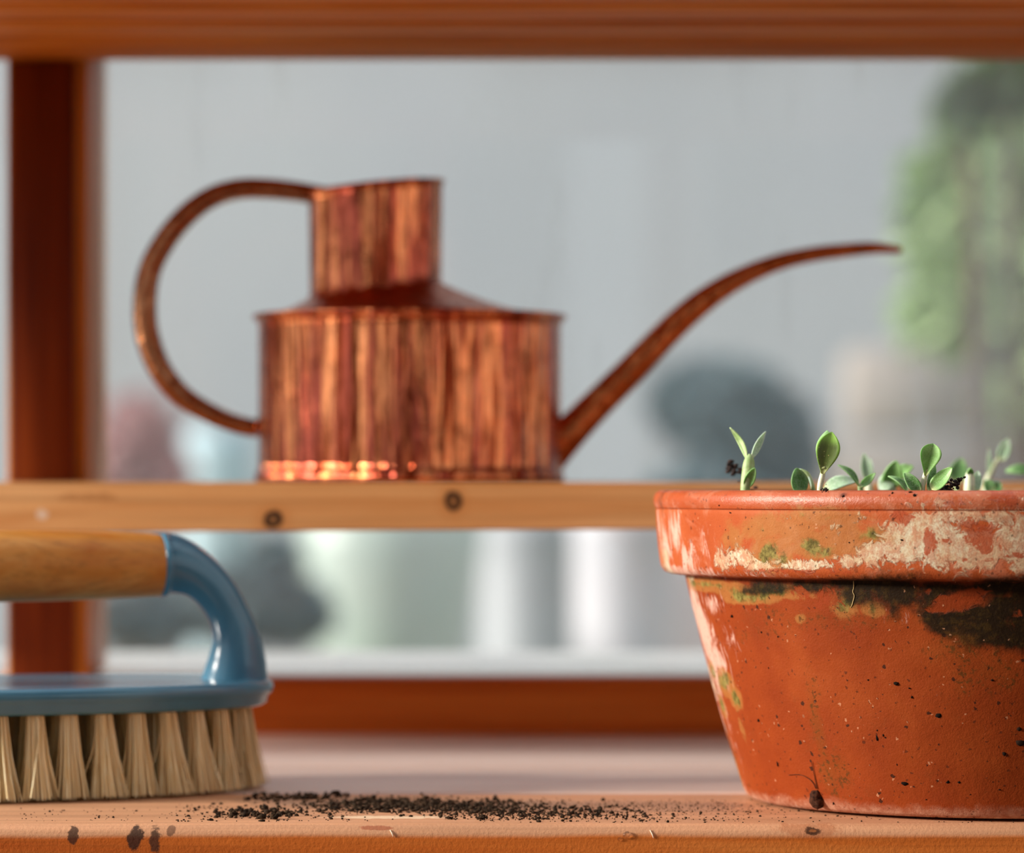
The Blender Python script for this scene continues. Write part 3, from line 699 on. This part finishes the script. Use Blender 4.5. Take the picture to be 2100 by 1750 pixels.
seedling('small pale budding seedling right of the soil clump', 1.185,
    [(1988, 1004), (1989, 975), (1990, 965)], (12, 7),
    [((1990, 975), (1990, 961), 14, FR, M_leafB, 'oval', 0.0, 0.2, -0.002), ((2000, 1008), (2006, 966), 22, FR, M_leafC, 'oval', 0.0, 0.3, 0.003)], M_stem)
seedling('tall very blurred pale seedling with a leaf raised on a slanting stem', 1.29,
    [(2020, 1004), (2036, 960), (2052, 935)], (7, 5),
    [((2052, 945), (2068, 900), 26, FR, M_leafC, 'oval', 0.0, 0.2, 0.0), ((2030, 985), (2028, 920), 10, FR, M_leafC, 'lance', 0.0, 0.2, 0.0)], M_stem)
seedling('blurred seedling at the right frame edge with a long level leaf', 1.27,
    [(2120, 1004), (2118, 975)], (8, 6),
    [((2118, 968), (2062, 966), 24, (0, -0.8, 0.6), M_leafD, 'oval', -0.12, 0.2, 0.0), ((2118, 970), (2170, 940), 26, (0, -0.8, 0.6), M_leafD, 'oval', -0.1, 0.2, 0.0)], M_stem)
seedling('low seedling poking over the rim near the right frame edge', 1.24,
    [(2035, 1010), (2036, 1000)], (6, 5),
    [((2036, 1006), (2020, 985), 26, FR, M_leafD, 'oval', 0.0, 0.2, 0.0), ((2036, 1008), (2052, 990), 26, FR, M_leafD, 'oval', 0.0, 0.2, 0.0)])
# soil clumps that show above the rim
def soil_clump(label, px, py, Y, r, seed, hgt=1.0, stick=None):
    c = P(px, py, Y); v, f = clod((c.x, c.y, c.z), r, 10, seed, hgt)
    return tag(put('soil_clump', mesh('soil_clump', v, f), M_soilb, loc=c), label, 'soil clump', 'soil clumps')
M_soilb = plain('brown_soil', (62, 42, 34), (34, 24, 22), 0.95, 500, bumpd=0.0006)
def long_clump(label, pts, Y, seed):
    rnd = random.Random(seed); parts = []
    for (px, py, r) in pts:
        c = P(px, py, Y)
        for i in range(14):
            parts.append(lump((c.x+rnd.gauss(0, r*0.5*Y/F), c.y+rnd.gauss(0, r*.5*Y/F), c.z+rnd.gauss(0, r*0.45*Y/F)), r*rnd.uniform(.22, .5)*Y/F, seed+i, ICO1))
    v, f = merge(parts); c0 = P(pts[0][0], pts[0][1], Y); c0.z = ZS
    return tag(put('soil_clump', mesh('soil_clump', v, f), M_soilb, loc=c0), label, 'soil clump', 'soil clumps')
long_clump('crumbly soil clump on the rim right of the heart-leaved seedling', [(1936, 1006, 14), (1946, 1000, 13), (1956, 996, 12), (1965, 990, 11), (1968, 984, 6), (1921, 1004, 8), (1914, 992, 4), (1925, 994, 6)], 1.128, 3)
long_clump('tiny black soil clump at the foot of the spoon-leaved seedling', [(1691, 1004, 6), (1696, 1005, 5), (1686, 1005, 4)], 1.105, 8)
long_clump('blurred dark clod hanging beside the forked seedling', [(1498, 958, 13), (1508, 963, 11), (1518, 967, 9), (1524, 985, 7), (1524, 1006, 8), (1545, 1008, 10)], 1.19, 21)

# ------------------------------------------------------------------ copper watering can
def copper(name, base=(214, 128, 84), dark=(80, 34, 20), seed=0.0, rough=0.13, streak=True, dull=0.45):
    t = NT(name)
    v = t.map(t.obj, (1, 1, 1), (seed, seed*2, seed*3))
    g = t.noise(v, 45, 5, 0.65, 0.3); fsp = t.noise(v, 260, 3, 0.6)
    st = t.noise(t.map(v, (140, 140, 9)), 1.0, 4, 0.6, 0.2)
    st2 = t.noise(t.map(v, (420, 420, 14)), 1.0, 3, 0.6)
    sa2 = t.noise(t.map(v, (230, 230, 16)), 1.0, 4, 0.65, 0.3)
    col = t.mix(t.step(sa2, 0.50, 0.62), t.mix(t.step(st, 0.42, 0.56), (250, 160, 104), (186, 92, 72)), (146, 62, 34)) if streak else t.mix(g, base, tuple(int(c*.8) for c in base))  # vertical bright and dark bands: striped reflections painted in, along with tarnish
    col = t.mix(t.step(g, 0.52, 0.74, 0, dull), col, dark)
    col = t.mix(t.step(fsp, 0.66, 0.74, 0, 0.7), col, (52, 34, 26))
    rg = t.math('ADD', t.step(st2, 0.3, 0.7, rough*0.7, rough*1.5), t.step(g, 0.5, 0.75, 0, 0.16))
    h = t.math('ADD', t.math('MULTIPLY', st, 1.0), t.math('MULTIPLY', st2, 0.2)) if streak else g
    t.bsdf(col, rg, 1.0, t.bump(h, 1.0, 0.0034))
    return t.m
M_cu = copper('copper_body', (228, 134, 88))
M_cun = copper('copper_neck', (226, 132, 86), seed=0.3)
M_cus = copper('copper_spout', (240, 146, 86), streak=False, seed=0.7, dull=0.3)
M_cuh = copper('copper_handle', (200, 138, 96), streak=False, seed=0.5, dull=0.4)
YC = 1.430; CB = Vector(((840-1050)/F*YC, YC, zt))
BR = 0.0583; zb1 = H+(993-648)/F*YC
can = empty('copper_watering_can', CB, 'small polished copper watering can with long curved spout on the rail shelf', 'watering can')
def canwob(a, z, i): return 0.00028*mnoise.noise(Vector((math.cos(a)*5, math.sin(a)*5, z*4)))+0.00012*mnoise.noise(Vector((math.cos(a)*16, math.sin(a)*16, z*8)))
hb = zb1-zt
bp = [(0.0, 0.0012), (0.050, 0.0012), (0.0570, 0.0004), (0.0592, 0.0002), (0.0597, 0.0014), (0.0596, 0.0034), (0.0588, 0.0044)]
bp += [(BR, 0.0050+(hb-0.0050-0.0030)*i/24) for i in range(25)]
bp += [(BR+0.0010, hb-0.0020), (BR+0.0022, hb-0.0012), (BR+0.0024, hb-0.0003), (BR+0.0016, hb+0.0004), (BR-0.0005, hb+0.0005)]
put('body', lathe_me('body', bp, 240, tuple(CB), canwob), M_cu, can)
# shoulder: skewed cone from the body circle to the neck circle
NC = Vector(((770-1050)/F*YC, YC, 0)); NR = 0.0254
zn = H+(993-596)/F*YC
def zfoot(x): return zn+(x-NC.x)/NR*(16/F*YC)
vs, fs = [], []; sg, rn = 160, 22
for i in range(rn+1):
    s = i/rn
    for k in range(sg):
        a = 2*math.pi*k/sg; ca, sa_ = math.cos(a), math.sin(a)
        cx = CB.x+(NC.x-CB.x)*s; r = (BR-0.0006)+(NR-BR+0.0006)*s
        zz_ = zb1+(zfoot(NC.x+NR*ca)-zb1)*(s**1.7)
        vs.append((cx+r*ca, YC+r*sa_, zz_))
for i in range(rn):
    for k in range(sg): k2 = (k+1) % sg; fs.append((i*sg+k, i*sg+k2, (i+1)*sg+k2, (i+1)*sg+k))
put('shoulder', mesh('shoulder', vs, fs), copper('copper_shoulder', (224, 136, 96), streak=False, seed=0.9, dull=0.3, rough=0.3), can)
# neck: cylinder with a slanted mouth and rolled lip, inner wall
def neck_z(x, s):      # s 0 foot, 1 mouth
    tilt = (x-NC.x)/NR
    top = H+(993-386)/F*YC+tilt*0.0026
    zf = zfoot(x)-0.0006
    return zf+(top-zf)*s
vs, fs = [], []; sg = 160
ringsN = [(NR+0.0008, -0.02, 0), (NR+0.0004, 0.02, 0), (NR, 0.05, 0)]+[(NR+0.0004*i/18, 0.05+0.92*i/18, 0) for i in range(1, 19)]
ringsN += [(NR+0.0010, 0.985, 0), (NR+0.0014, 0.995, 0), (NR+0.0013, 1.01, 0), (NR+0.0004, 1.02, 0), (NR-0.0006, 1.01, 0), (NR-0.0008, 0.97, 0), (NR-0.0010, 0.4, 0), (NR-0.0012, 0.0, 0)]
for r, s, _ in ringsN:
    for k in range(sg):
        a = 2*math.pi*k/sg; rr2 = r+0.0002*mnoise.noise(Vector((math.cos(a)*7, math.sin(a)*7, 5)))
        x = NC.x+rr2*math.cos(a); lean = 0.0010*(s-0.3)*-0.6
        vs.append((x+lean*0, YC+rr2*math.sin(a), neck_z(x, s)))
for i in range(len(ringsN)-1):
    for k in range(sg): k2 = (k+1) % sg; fs.append((i*sg+k, i*sg+k2, (i+1)*sg+k2, (i+1)*sg+k))
put('neck', mesh('neck', vs, fs), M_cun, can)
hp = [(672, 402), (645, 399), (600, 392), (545, 387), (490, 388), (435, 404), (383, 441), (338, 495), (307, 556), (297, 625), (303, 690), (328, 757), (373, 812), (430, 848), (485, 870), (530, 880)]
hr = [19, 20, 20.5, 21, 21.5, 22, 23, 23.5, 24, 25, 25.5, 25, 23, 21, 19.5, 18.5]
hd = put('handle', tube_me('handle', [P(x, y, YC) for x, y in hp], [r/F*YC for r in hr], 20, 6, flat=1.25), M_cuh, can)
c = P(536, 866, YC); put('rivet', mesh('rivet', *[lump(c, 1, 1, ICO2, 1, 0)[0] and [c+Vector((q.x*0.0018, q.y*0.0036, q.z*0.0045)) for q in ICO2[0]], ICO2[1]]), plain('dark_solder', (44, 34, 30), (28, 22, 20), 0.4, 60, 0.6), hd)
spx = [(1110, 955), (1168, 888), (1222, 832), (1292, 762), (1367, 684), (1425, 631), (1481, 591), (1540, 560), (1600, 537), (1660, 523), (1720, 515), (1790, 509), (1848, 513)]
spr = [39, 36, 33, 31, 29, 27, 23.5, 20, 17.5, 16, 15, 12.5, 7]
sp_o = put('spout', tube_me('spout', [P(x, y, YC) for x, y in spx], [r/F*YC for r in spr], 24, 7, flat=0.95), M_cus, can)

# ------------------------------------------------------------------ brush
BC = Vector((-0.1690, 1.232, 0)); BROT = math.radians(19)
brush = empty('scrubbing_brush', BC, 'blue scrubbing brush with bamboo grip and stiff cream bristles at left', 'brush')
ca_, sa_ = math.cos(BROT), math.sin(BROT)
def B(l, w, z): return Vector((BC.x+l*ca_-w*sa_, BC.y+l*sa_+w*ca_, z))
def sup(a, n=2.35):
    c_, s_ = math.cos(a), math.sin(a)
    return (math.copysign(abs(c_)**(2/n), c_), math.copysign(abs(s_)**(2/n), s_))
tb = NT('blue_plastic')
gb = tb.noise(tb.obj, 40, 3)
b_ = tb.bsdf(tb.mix(tb.step(gb, 0.35, 0.65), (70, 124, 150), (80, 134, 158)), 0.2, 0, tb.bump(tb.noise(tb.obj, 160, 2), 0.1, 0.0004), 0.55)
M_blue = tb.m
LA, LB = 0.0910, 0.050
ZP0, ZP1 = 0.0280, 0.0364
vs, fs = [], []; sg = 140
pr = [(0.0, ZP0+0.0010), (0.80, ZP0+0.0010), (0.90, ZP0+0.0004), (0.955, ZP0), (0.975, ZP0+0.0010), (0.978, ZP0+0.0030), (0.988, ZP0+0.0040), (0.998, ZP0+0.0048), (1.0, ZP1-0.0022), (0.994, ZP1-0.0007), (0.975, ZP1), (0.93, ZP1+0.0001), (0.80, ZP1-0.0002), (0.0, ZP1-0.0004)]
for s, z in pr:
    for k in range(sg):
        u, w = sup(2*math.pi*k/sg); vs.append(B(u*LA*s, w*LB*s, z))
for i in range(len(pr)-1):
    for k in range(sg): k2 = (k+1) % sg; fs.append((i*sg+k, i*sg+k2, (i+1)*sg+k2, (i+1)*sg+k))
put('base_plate', mesh('base_plate', vs, fs), M_blue, brush)
# elbow: swept from the grip down to the plate
YE = 1.236
def Q(px, py, Y=YE): return P(px, py, Y)
YH = 1.250
el = [(312, 1158, 64.5), (328, 1158, 65.5), (350, 1158, 63), (380, 1167, 55.5), (414, 1187, 47), (446, 1221, 43.5), (470, 1264, 43), (484, 1310, 50), (486, 1350, 59), (484, 1378, 65), (482, 1398, 70)]
epts = [Q(x, y, YH+0.008*i/11) for i, (x, y, r) in enumerate(el)]
erad = [r/F*YH for _, _, r in el]
put('handle_arm', tube_me('handle_arm', epts, erad, 36, 6, flat=0.92), M_blue, brush)
# far arm, the same shape mirrored about the brush's middle
mid = B(0, 0, 0)
mp = [Vector((2*mid.x-p.x, 2*mid.y-p.y, p.z)) for p in epts]
# the grip
g1 = P(333, 1159, YH)
g2 = Vector((2*mid.x-g1.x, 2*mid.y-g1.y, g1.z))
gp = [g1.lerp(g2, k/10) for k in range(11)]
gr_ = [(63.5+9.5*math.sin(math.pi*min(1, k/10)))/F*YH for k in range(11)]
tbm = wood('bamboo', (214, 142, 62), (190, 108, 34), (230, 170, 92), rough=0.4, spec=0.3, scale=1.2, bump=0.1)
gi = put('grip', tube_me('grip', gp, gr_, 40, 5), tbm, brush); tag(gi, 'pale bamboo grip')
mirA = put('handle_arm', tube_me('handle_arm', mp, erad, 36, 6, flat=0.92), M_blue, brush)
# collars where grip meets plastic
for a_, b2 in ((g1, g2), (g2, g1)):
    d = (b2-a_).normalized()
    put('collar', tube_me('collar', [a_-d*0.0012, a_-d*0.0002, a_+d*0.0010], [0.01075, 0.0110, 0.01065], 40, 2), M_blue, brush)

# bristle tufts
tbr = NT('bristle_fibre')
hz_ = tbr.noise(tbr.map(tbr.obj, (900, 900, 4)), 1.0, 3)
zr = tbr.sep(tbr.obj)[2]
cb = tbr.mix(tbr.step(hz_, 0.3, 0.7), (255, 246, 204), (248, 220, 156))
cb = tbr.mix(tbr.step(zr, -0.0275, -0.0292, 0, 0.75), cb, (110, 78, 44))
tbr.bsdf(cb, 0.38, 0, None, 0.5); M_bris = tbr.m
ZTUFT = 0.0292
def tuft_me(seed, n=110):
    rnd = random.Random(seed); parts = []
    lean = (rnd.uniform(-0.001, 0.001), rnd.uniform(-0.001, 0.001))
    for i in range(n):
        a = rnd.uniform(0, 6.283); q = math.sqrt(rnd.random())
        x0, y0 = math.cos(a)*q*0.0025, math.sin(a)*q*0.0025
        fl_ = 1.0+1.35*rnd.uniform(0.7, 1.25)
        x1, y1 = x0*fl_*1.0+lean[0]+rnd.gauss(0, .0005), y0*fl_+lean[1]+rnd.gauss(0, .0005)
        if rnd.random() < 0.05: x1 += rnd.gauss(0, 0.003); y1 += rnd.gauss(0, 0.002)
        zb = -ZTUFT+0.0003+rnd.random()**2*0.0016
        xm, ym = x0+(x1-x0)*0.36, y0+(y1-y0)*0.36
        r = 0.00024
        parts.append(tube_data([(x0, y0, 0.002), (xm, ym, zb*0.5), (x1, y1, zb)], [r, r, r*0.75], 4, 2, cap=False))
    return mesh('tuft', *merge(parts))
tufts = [tuft_me(s) for s in range(7)]
for tm in tufts: tm.materials.append(M_bris)
rows = [(0.885, 0.87, 36), (0.66, 0.62, 26), (0.42, 0.36, 15), (0.14, 0.1, 5)]
random.seed(11); nt_ = 0
for ri, (fa, fb, cnt) in enumerate(rows):
    # even arc-length spacing on the superellipse
    pp = [(sup(2*math.pi*k/720)[0]*LA*fa, sup(2*math.pi*k/720)[1]*LB*fb) for k in range(721)]
    cum = np.cumsum([0]+[math.hypot(pp[i+1][0]-pp[i][0], pp[i+1][1]-pp[i][1]) for i in range(720)])
    for k in range(cnt):
        s = (k+0.5*(ri % 2)+0.1)/cnt*cum[-1]; i = int(np.searchsorted(cum, s)) % 720
        u, w = pp[i]
        p = B(u, w, ZTUFT)
        o = bpy.data.objects.new('tuft', random.choice(tufts)); COL.objects.link(o); o.parent = brush
        o.location = p-BC
        # tufts lean outwards
        out = Vector((u/LA, w/LB)); ld = 0.10 if ri == 0 else 0.05
        ax = Vector((-(out.x*sa_+out.y*ca_), out.x*ca_-out.y*sa_, 0))
        tilt = ld*min(1, out.length)*((0.85+0.7*max(0, u/LA)**3) if u > 0 else 0.6)
        rz_ = random.uniform(0, 6.28)
        mt = Matrix.Rotation(-tilt, 4, ax.normalized()) @ Matrix.Rotation(rz_, 4, 'Z')
        o.rotation_euler = mt.to_euler()

# ------------------------------------------------------------------ spilled soil and droplets on the bench
random.seed(21); parts = []
def scatter(n, x0, x1, y0, y1, s0, s1, wgt=None):
    k = 0; tries = 0
    while k < n and tries < n*30:
        tries += 1
        px, py = random.uniform(x0, x1), random.uniform(y0, y1)
        Y = H*F/(py-HY)
        if Y < 1.1185: continue
        if wgt and random.random() > wgt(px, py): continue
        r = random.uniform(s0, s1)*Y/F*(0.5+random.random()**3)
        p = P(px, py, Y)
        if -0.0025 < Y-1.2278 < 0.0025: continue
        parts.append(lump((p.x, p.y, r*0.45), r, k, ICO1, 0.75, 0.6)); k += 1
def g2(cx, cy, sx, sy): return lambda x, y: math.exp(-((x-cx)/sx)**2-((y-cy)/sy)**2)
scatter(620, 500, 900, 1628, 1668, 2.5, 6, lambda x, y: max(g2(590, 1636, 110, 7)(x, y), g2(760, 1650, 110, 12)(x, y)))
scatter(2300, 600, 1330, 1634, 1682, 1.8, 4.6, lambda x, y: max(g2(900, 1655, 170, 11)(x, y), .8*g2(1000, 1660, 120, 13)(x, y), .35*g2(1150, 1668, 160, 12)(x, y)))
scatter(500, 900, 1560, 1655, 1688, 1.4, 3.6, lambda x, y: max(g2(1120, 1675, 170, 10)(x, y), .5*g2(1350, 1680, 150, 9)(x, y)))
scatter(260, 360, 760, 1650, 1686, 1.8, 4.0)
scatter(90, 0, 420, 1658, 1686, 1.2, 2.6)
scatter(160, 440, 620, 1655, 1682, 3, 6.5, g2(520, 1668, 70, 9))
scatter(900, 1150, 1620, 1640, 1676, 0.8, 2.0, lambda x, y: .7*g2(1350, 1655, 220, 12)(x, y))
scatter(120, 1500, 2100, 1664, 1688, 1.5, 3.4)
v, f = merge(parts)
M_spill = plain('spilled_soil', (66, 50, 36), (30, 24, 18), 0.95, 700, bumpd=0.0004, spec=0.08)
tag(put('spilled_soil', mesh('spilled_soil', v, f), M_spill), 'dark crumbs of spilled soil scattered over the bench top', 'soil', kind='stuff')
for i, (px, py, r, lb) in enumerate([
    (478, 1674, 12, 'grey soil clod nearest the brush, leftmost of the three big clods'), (528, 1676, 11, 'grey soil clod between two others near the brush'),
    (562, 1681, 13, 'largest crumbly soil clod on the bench edge right of the brush'), (988, 1682, 11, 'lone spiky soil clod on the bench edge mid-picture'),
    (432, 1684, 6, 'small soil clod furthest left before the brush'), (465, 1688, 0, None), (618, 1640, 9, 'blurred soil clod at the back of the spill, upper left'), (690, 1632, 11, 'blurred tallest soil clod at the back of the spill'),
    (655, 1667, 7, 'small soil clod on the bench between the big clods and the spill'), (921, 1681, 7, 'low soil clod just left of the lone spiky one')]):
    if not lb: continue
    Y = max(1.121, H*F/(py-HY)); p = P(px, py, Y); p.z = 0
    v, f = clod((p.x, p.y, 0), r*Y/F, 10, 40+i)
    zmin = min(q[2] for q in v); v = [Vector((q[0], q[1], q[2]-zmin)) for q in v]
    tag(put('soil_clod', mesh('soil_clod', v, f), M_spill, loc=p), lb, 'soil clod', 'soil clods on the bench')
wt = NT('water'); wt.bsdf((255, 255, 255), 0.02, 0, None, 0.5, Transmission_Weight=1.0, IOR=1.33)
for px, py, r, lb in ((1286, 1713, 8, 'larger clear water droplet on the rounded bench edge'), (1271, 1721, 4, 'tiny water droplet beside the larger one on the bench edge')):
    # on the rounded nose of the front plank
    zb = P(px, py, 1.1142).z; R_ = 0.0042; dz = max(-R_, min(0, zb)); y = 1.1135+R_-math.sqrt(max(0, R_**2-(R_+dz)**2))
    c = Vector((P(px, py, y).x, y-0.0001, zb)); k = r*1.114/F
    v = [c+Vector((q.x*k, q.y*k*0.55, q.z*k)) for q in ICO3[0]]
    tag(put('water_droplet', mesh('water_droplet', v, ICO3[1]), wt.m, loc=c), lb, 'droplet', 'water droplets')
M_fib = plain('pale_splinter', (236, 216, 190), (220, 196, 166), 0.6, 50)
for (x0, y0, x1, y1, lb) in ((800, 1703, 806, 1717, 'short pale wood fibre on the bench edge mid-picture'), (1333, 1703, 1340, 1720, 'short pale wood fibre on the bench edge right of the droplets')):
    tag(put('splinter', tube_me('splinter', [P(x0, y0, 1.1141), P((x0+x1)/2+1, (y0+y1)/2, 1.1135), P(x1, y1, 1.1133)], [0.00012, 0.0002, 0.00008], 6, 3), M_fib, loc=P(x1, y1, 1.1135)), lb, 'splinter', 'splinters on the bench')

# ------------------------------------------------------------------ garden outside
GZ = -0.86
def GX(px, Y): return (px-1050)/F*Y
def GH(py, Y): return H-(py-HY)/F*Y
M_render = plain('grey_render', (180, 184, 192), (187, 190, 196), 0.9, 0.9)
M_roof = plain('slate_roof', (110, 114, 120), (90, 96, 102), 0.7, 6)
hs = empty('neighbouring_house', (0, 9.2, GZ), 'plain pale grey house wall filling the blurred background', 'building')
put('wall', box_me('wall', (-7, 9.0, GZ), (7, 12, 3.4), 0.01), M_render, hs)
bm = bmesh.new()
vs = [(-7.3, 8.8, 3.4), (7.3, 8.8, 3.4), (7.3, 12.3, 3.4), (-7.3, 12.3, 3.4), (-7.3, 10.5, 5.0), (7.3, 10.5, 5.0)]
put('roof', mesh('roof', vs, [(0, 1, 5, 4), (2, 3, 4, 5), (1, 2, 5), (3, 0, 4), (0, 3, 2, 1)], False), M_roof, hs)
for x in (-5.2, 4.2):
    fo = put('window', box_me('window', (x, 8.97, 0.4), (x+0.9, 9.02, 1.6), 0.01), M_white, hs)
    put('pane', box_me('pane', (x+0.06, 8.96, 0.46), (x+0.84, 8.975, 1.54)), plain('dark_glass', (60, 70, 78), (70, 80, 88), 0.1, 3), fo)

def foliage(n, blobs, size, seed):
    rnd = random.Random(seed); V, Fc = [], []
    tot = sum(b[3] for b in blobs)
    for c_, r_, z_, wgt in blobs:
        for i in range(int(n*wgt/tot)):
            d = Vector((rnd.gauss(0, 1), rnd.gauss(0, 1), rnd.gauss(0, 1))).normalized()*(rnd.random()**0.4)
            p = Vector(c_)+Vector((d.x*r_, d.y*r_, d.z*z_))
            a = Vector((rnd.gauss(0, 1), rnd.gauss(0, 1), rnd.gauss(0, .6))).normalized(); b = a.orthogonal().normalized()
            b = (Matrix.Rotation(rnd.uniform(0, 6.28), 3, a) @ b)
            s = size*rnd.uniform(.6, 1.3); n_ = a.cross(b)*s*0.12
            o = len(V); V += [p-a*s, p-b*s*.45+n_, p+a*s, p+b*s*.45+n_]; Fc += [(o, o+1, o+2), (o, o+2, o+3)]
    return mesh('foliage', V, Fc, False)
def leafy(name, label, cat, c, blobs, cols, size, n, seed, stems=2, group=None):
    e = empty(name, c, label, cat, group)
    tt = NT(name+'_leaves'); q = tt.noise(tt.obj, 14, 3)
    bb = tt.bsdf(tt.mix(tt.step(q, .35, .65), cols[0], cols[1]), 0.6)
    fo = put('foliage', foliage(n, blobs, size, seed), tt.m, e); fo['kind'] = 'stuff'
    for k in range(stems):
        b = blobs[k % len(blobs)][0]
        put('stem', tube_me('stem', [(c[0]+0.03*k, c[1], GZ), ((c[0]+b[0])/2, c[1], (GZ+b[2])/2), b], [0.02, 0.016, 0.006], 8, 4), M_bark, e)
    return e
M_bark = plain('bark', (96, 78, 62), (70, 56, 44), 0.9, 20)
def blob(px, py, Y, r, rz=None, w=1, dy=0):
    return (tuple(P(px, py, Y+dy)), r*Y/F, (rz or r)*Y/F, w)
leafy('tall_shrub', 'tall light green leafy shrub blurred at the upper right outside', 'shrub', (GX(2300, 4.6), 4.6, GZ),
      [blob(2050, 300, 4.6, 150, 130, 1), blob(2010, 480, 4.6, 130, 130, 1), blob(2180, 600, 4.6, 190, 190, 2), blob(2280, 380, 4.6, 200, 260, 3), blob(1900, 420, 4.6, 50, 120, .35), blob(1930, 640, 4.6, 90, 90, .5), blob(2090, 820, 4.6, 60, 70, .6)], ((150, 180, 120), (184, 206, 158)), 0.03, 4600, 3, 3)
leafy('dark_conifer', 'dark green conifer tip showing above the light shrub outside', 'tree', (GX(2130, 3.6), 3.6, GZ),
      [blob(1985, 215, 3.6, 50, 60, .5), blob(2070, 170, 3.6, 80, 60, 1)], ((66, 96, 60), (90, 120, 78)), 0.02, 1500, 5, 2)
leafy('blue_shrub', 'rounded slate-blue shrub blurred behind the spout outside', 'shrub', (GX(1520, 5.4), 5.4, GZ),
      [blob(1500, 850, 5.4, 130, 110, 2), blob(1440, 830, 5.4, 110, 90, 1.4), blob(1590, 930, 5.4, 100, 130, 1.6), blob(1500, 1050, 5.4, 190, 120, 2)], ((84, 112, 122), (100, 126, 134)), 0.022, 5000, 7, 2)
leafy('pink_shrub', 'low dusty pink flowering shrub blurred outside at left', 'shrub', (GX(280, 5.0), 5.0, GZ),
      [blob(285, 890, 5.0, 70, 80, 1), blob(240, 960, 5.0, 90, 80, 1), blob(330, 980, 5.0, 60, 60, 1)], ((200, 158, 160), (214, 176, 176)), 0.02, 2600, 9, 2)
leafy('slate_shrub', 'low dark slate-green shrub blurred outside under the rail at left', 'shrub', (GX(400, 4.4), 4.4, GZ),
      [blob(300, 1270, 4.4, 110, 70, 2), blob(480, 1240, 4.4, 120, 80, 2), blob(600, 1260, 4.4, 80, 70, 1.2), blob(560, 1160, 4.6, 60, 60, .8)], ((92, 112, 116), (108, 126, 130)), 0.018, 4200, 13, 2)
def urn(name, label, cat, px, Y, top, half, m, prof_, rim=True):
    zt_ = GH(top, Y); hh = zt_-GZ-0.001; R_ = half*Y/F
    e = empty(name, (GX(px, Y), Y, GZ), label, cat)
    put('bowl', lathe_me('bowl', [(r*R_, z*hh) for r, z in prof_], 64, (GX(px, Y), Y, GZ+0.001)), m, e)
    put('contents', lathe_me('contents', [(0.0, 0.93*hh), (prof_[-3][0]*R_*0.84, 0.93*hh)], 48, (GX(px, Y), Y, GZ+0.001)), M_soil, e)
    return e
tall = [(0.0, 0.0), (0.55, 0.0), (0.6, 0.03), (0.78, 0.4), (0.95, 0.75), (1.0, 0.9), (1.0, 0.97), (0.97, 1.0), (0.88, 1.0), (0.85, 0.9), (0.8, 0.7)]
M_pinkstone = plain('pale_stone', (222, 206, 204), (210, 198, 198), 0.8, 6)
M_mint = plain('mint_glaze', (166, 184, 174), (178, 192, 186), 0.4, 4)
M_paleblue = plain('pale_blue_paint', (180, 206, 214), (170, 198, 208), 0.45, 4)
M_whitep = plain('white_paint', (200, 200, 206), (190, 190, 198), 0.5, 4)
M_sand = plain('sandstone', (168, 158, 150), (160, 152, 146), 0.85, 4)
# big pale boulder-shaped stone
c = P(1400, 960, 5.0)
v, f = lump((0, 0, 0), 1, 4, ICO3, 1.0, 0.12)
tag(put('garden_boulder', mesh('garden_boulder', [Vector((c.x+q.x*0.115, 5.0+q.y*0.12, GZ+0.43+q.z*0.60)) for q in v], f), M_pinkstone, loc=(c.x, 5.0, GZ)), 'tall pale pinkish rounded standing stone blurred behind the rail outside', 'stone')
urn('mint_planter', 'large pale mint round planter blurred under the rail outside', 'planter', 800, 4.8, 1010, 190, M_mint, [(0.0, 0.45), (0.3, 0.45), (0.3, 0.0), (0.34, 0.0), (0.4, 0.5), (0.62, 0.62), (0.85, 0.78), (1.0, 0.92), (1.02, 1.0), (0.96, 1.0), (0.9, 0.92)])
urn('pale_blue_tub', 'pale blue tub blurred outside left of the can', 'tub', 450, 5.2, 880, 72, M_paleblue, tall)
urn('white_churn', 'white cylindrical container blurred under the rail left of the pot', 'container', 1280, 4.5, 1040, 105, M_whitep, [(0.0, 0.0), (0.95, 0.0), (1.0, 0.02), (1.0, 0.5), (1.0, 0.9), (1.0, 0.96), (1.04, 0.97), (1.04, 1.0), (0.98, 1.0), (0.94, 0.96), (0.94, 0.5)])
urn('white_churn', 'white rounded container blurred outside between the mint planter and the other white one', 'container', 1080, 5.6, 1060, 95, plain('grey_white_paint', (184, 188, 192), (176, 180, 186), 0.5, 4), [(0.0, 0.0), (0.95, 0.0), (1.0, 0.02), (1.0, 0.5), (1.0, 0.9), (1.0, 0.96), (1.04, 0.97), (1.04, 1.0), (0.98, 1.0), (0.94, 0.96), (0.94, 0.5)])
# low sandstone wall built of blocks at right
gw = empty('sandstone_wall', (GX(2100, 6.2), 6.2, GZ), 'low beige sandstone block wall blurred outside behind the seedlings', 'wall')
random.seed(4)
x = GX(1640, 6.2); z = GZ; row = 0
while z < GH(760, 6.2)-0.05:
    xx = x+(0.08 if row % 2 else 0)
    while xx < x+1.7:
        w_ = random.uniform(0.22, 0.34)
        put('block', box_me('block', (xx, 6.15, z), (xx+w_-0.012, 6.35, z+0.138), 0.012, 1), M_sand, gw); xx += w_
    z += 0.15; row += 1
0 and put('coping', box_me('coping', (x-0.02, 6.12, z), (x+1.75, 6.38, z+0.05), 0.01, 1), M_sand, gw)
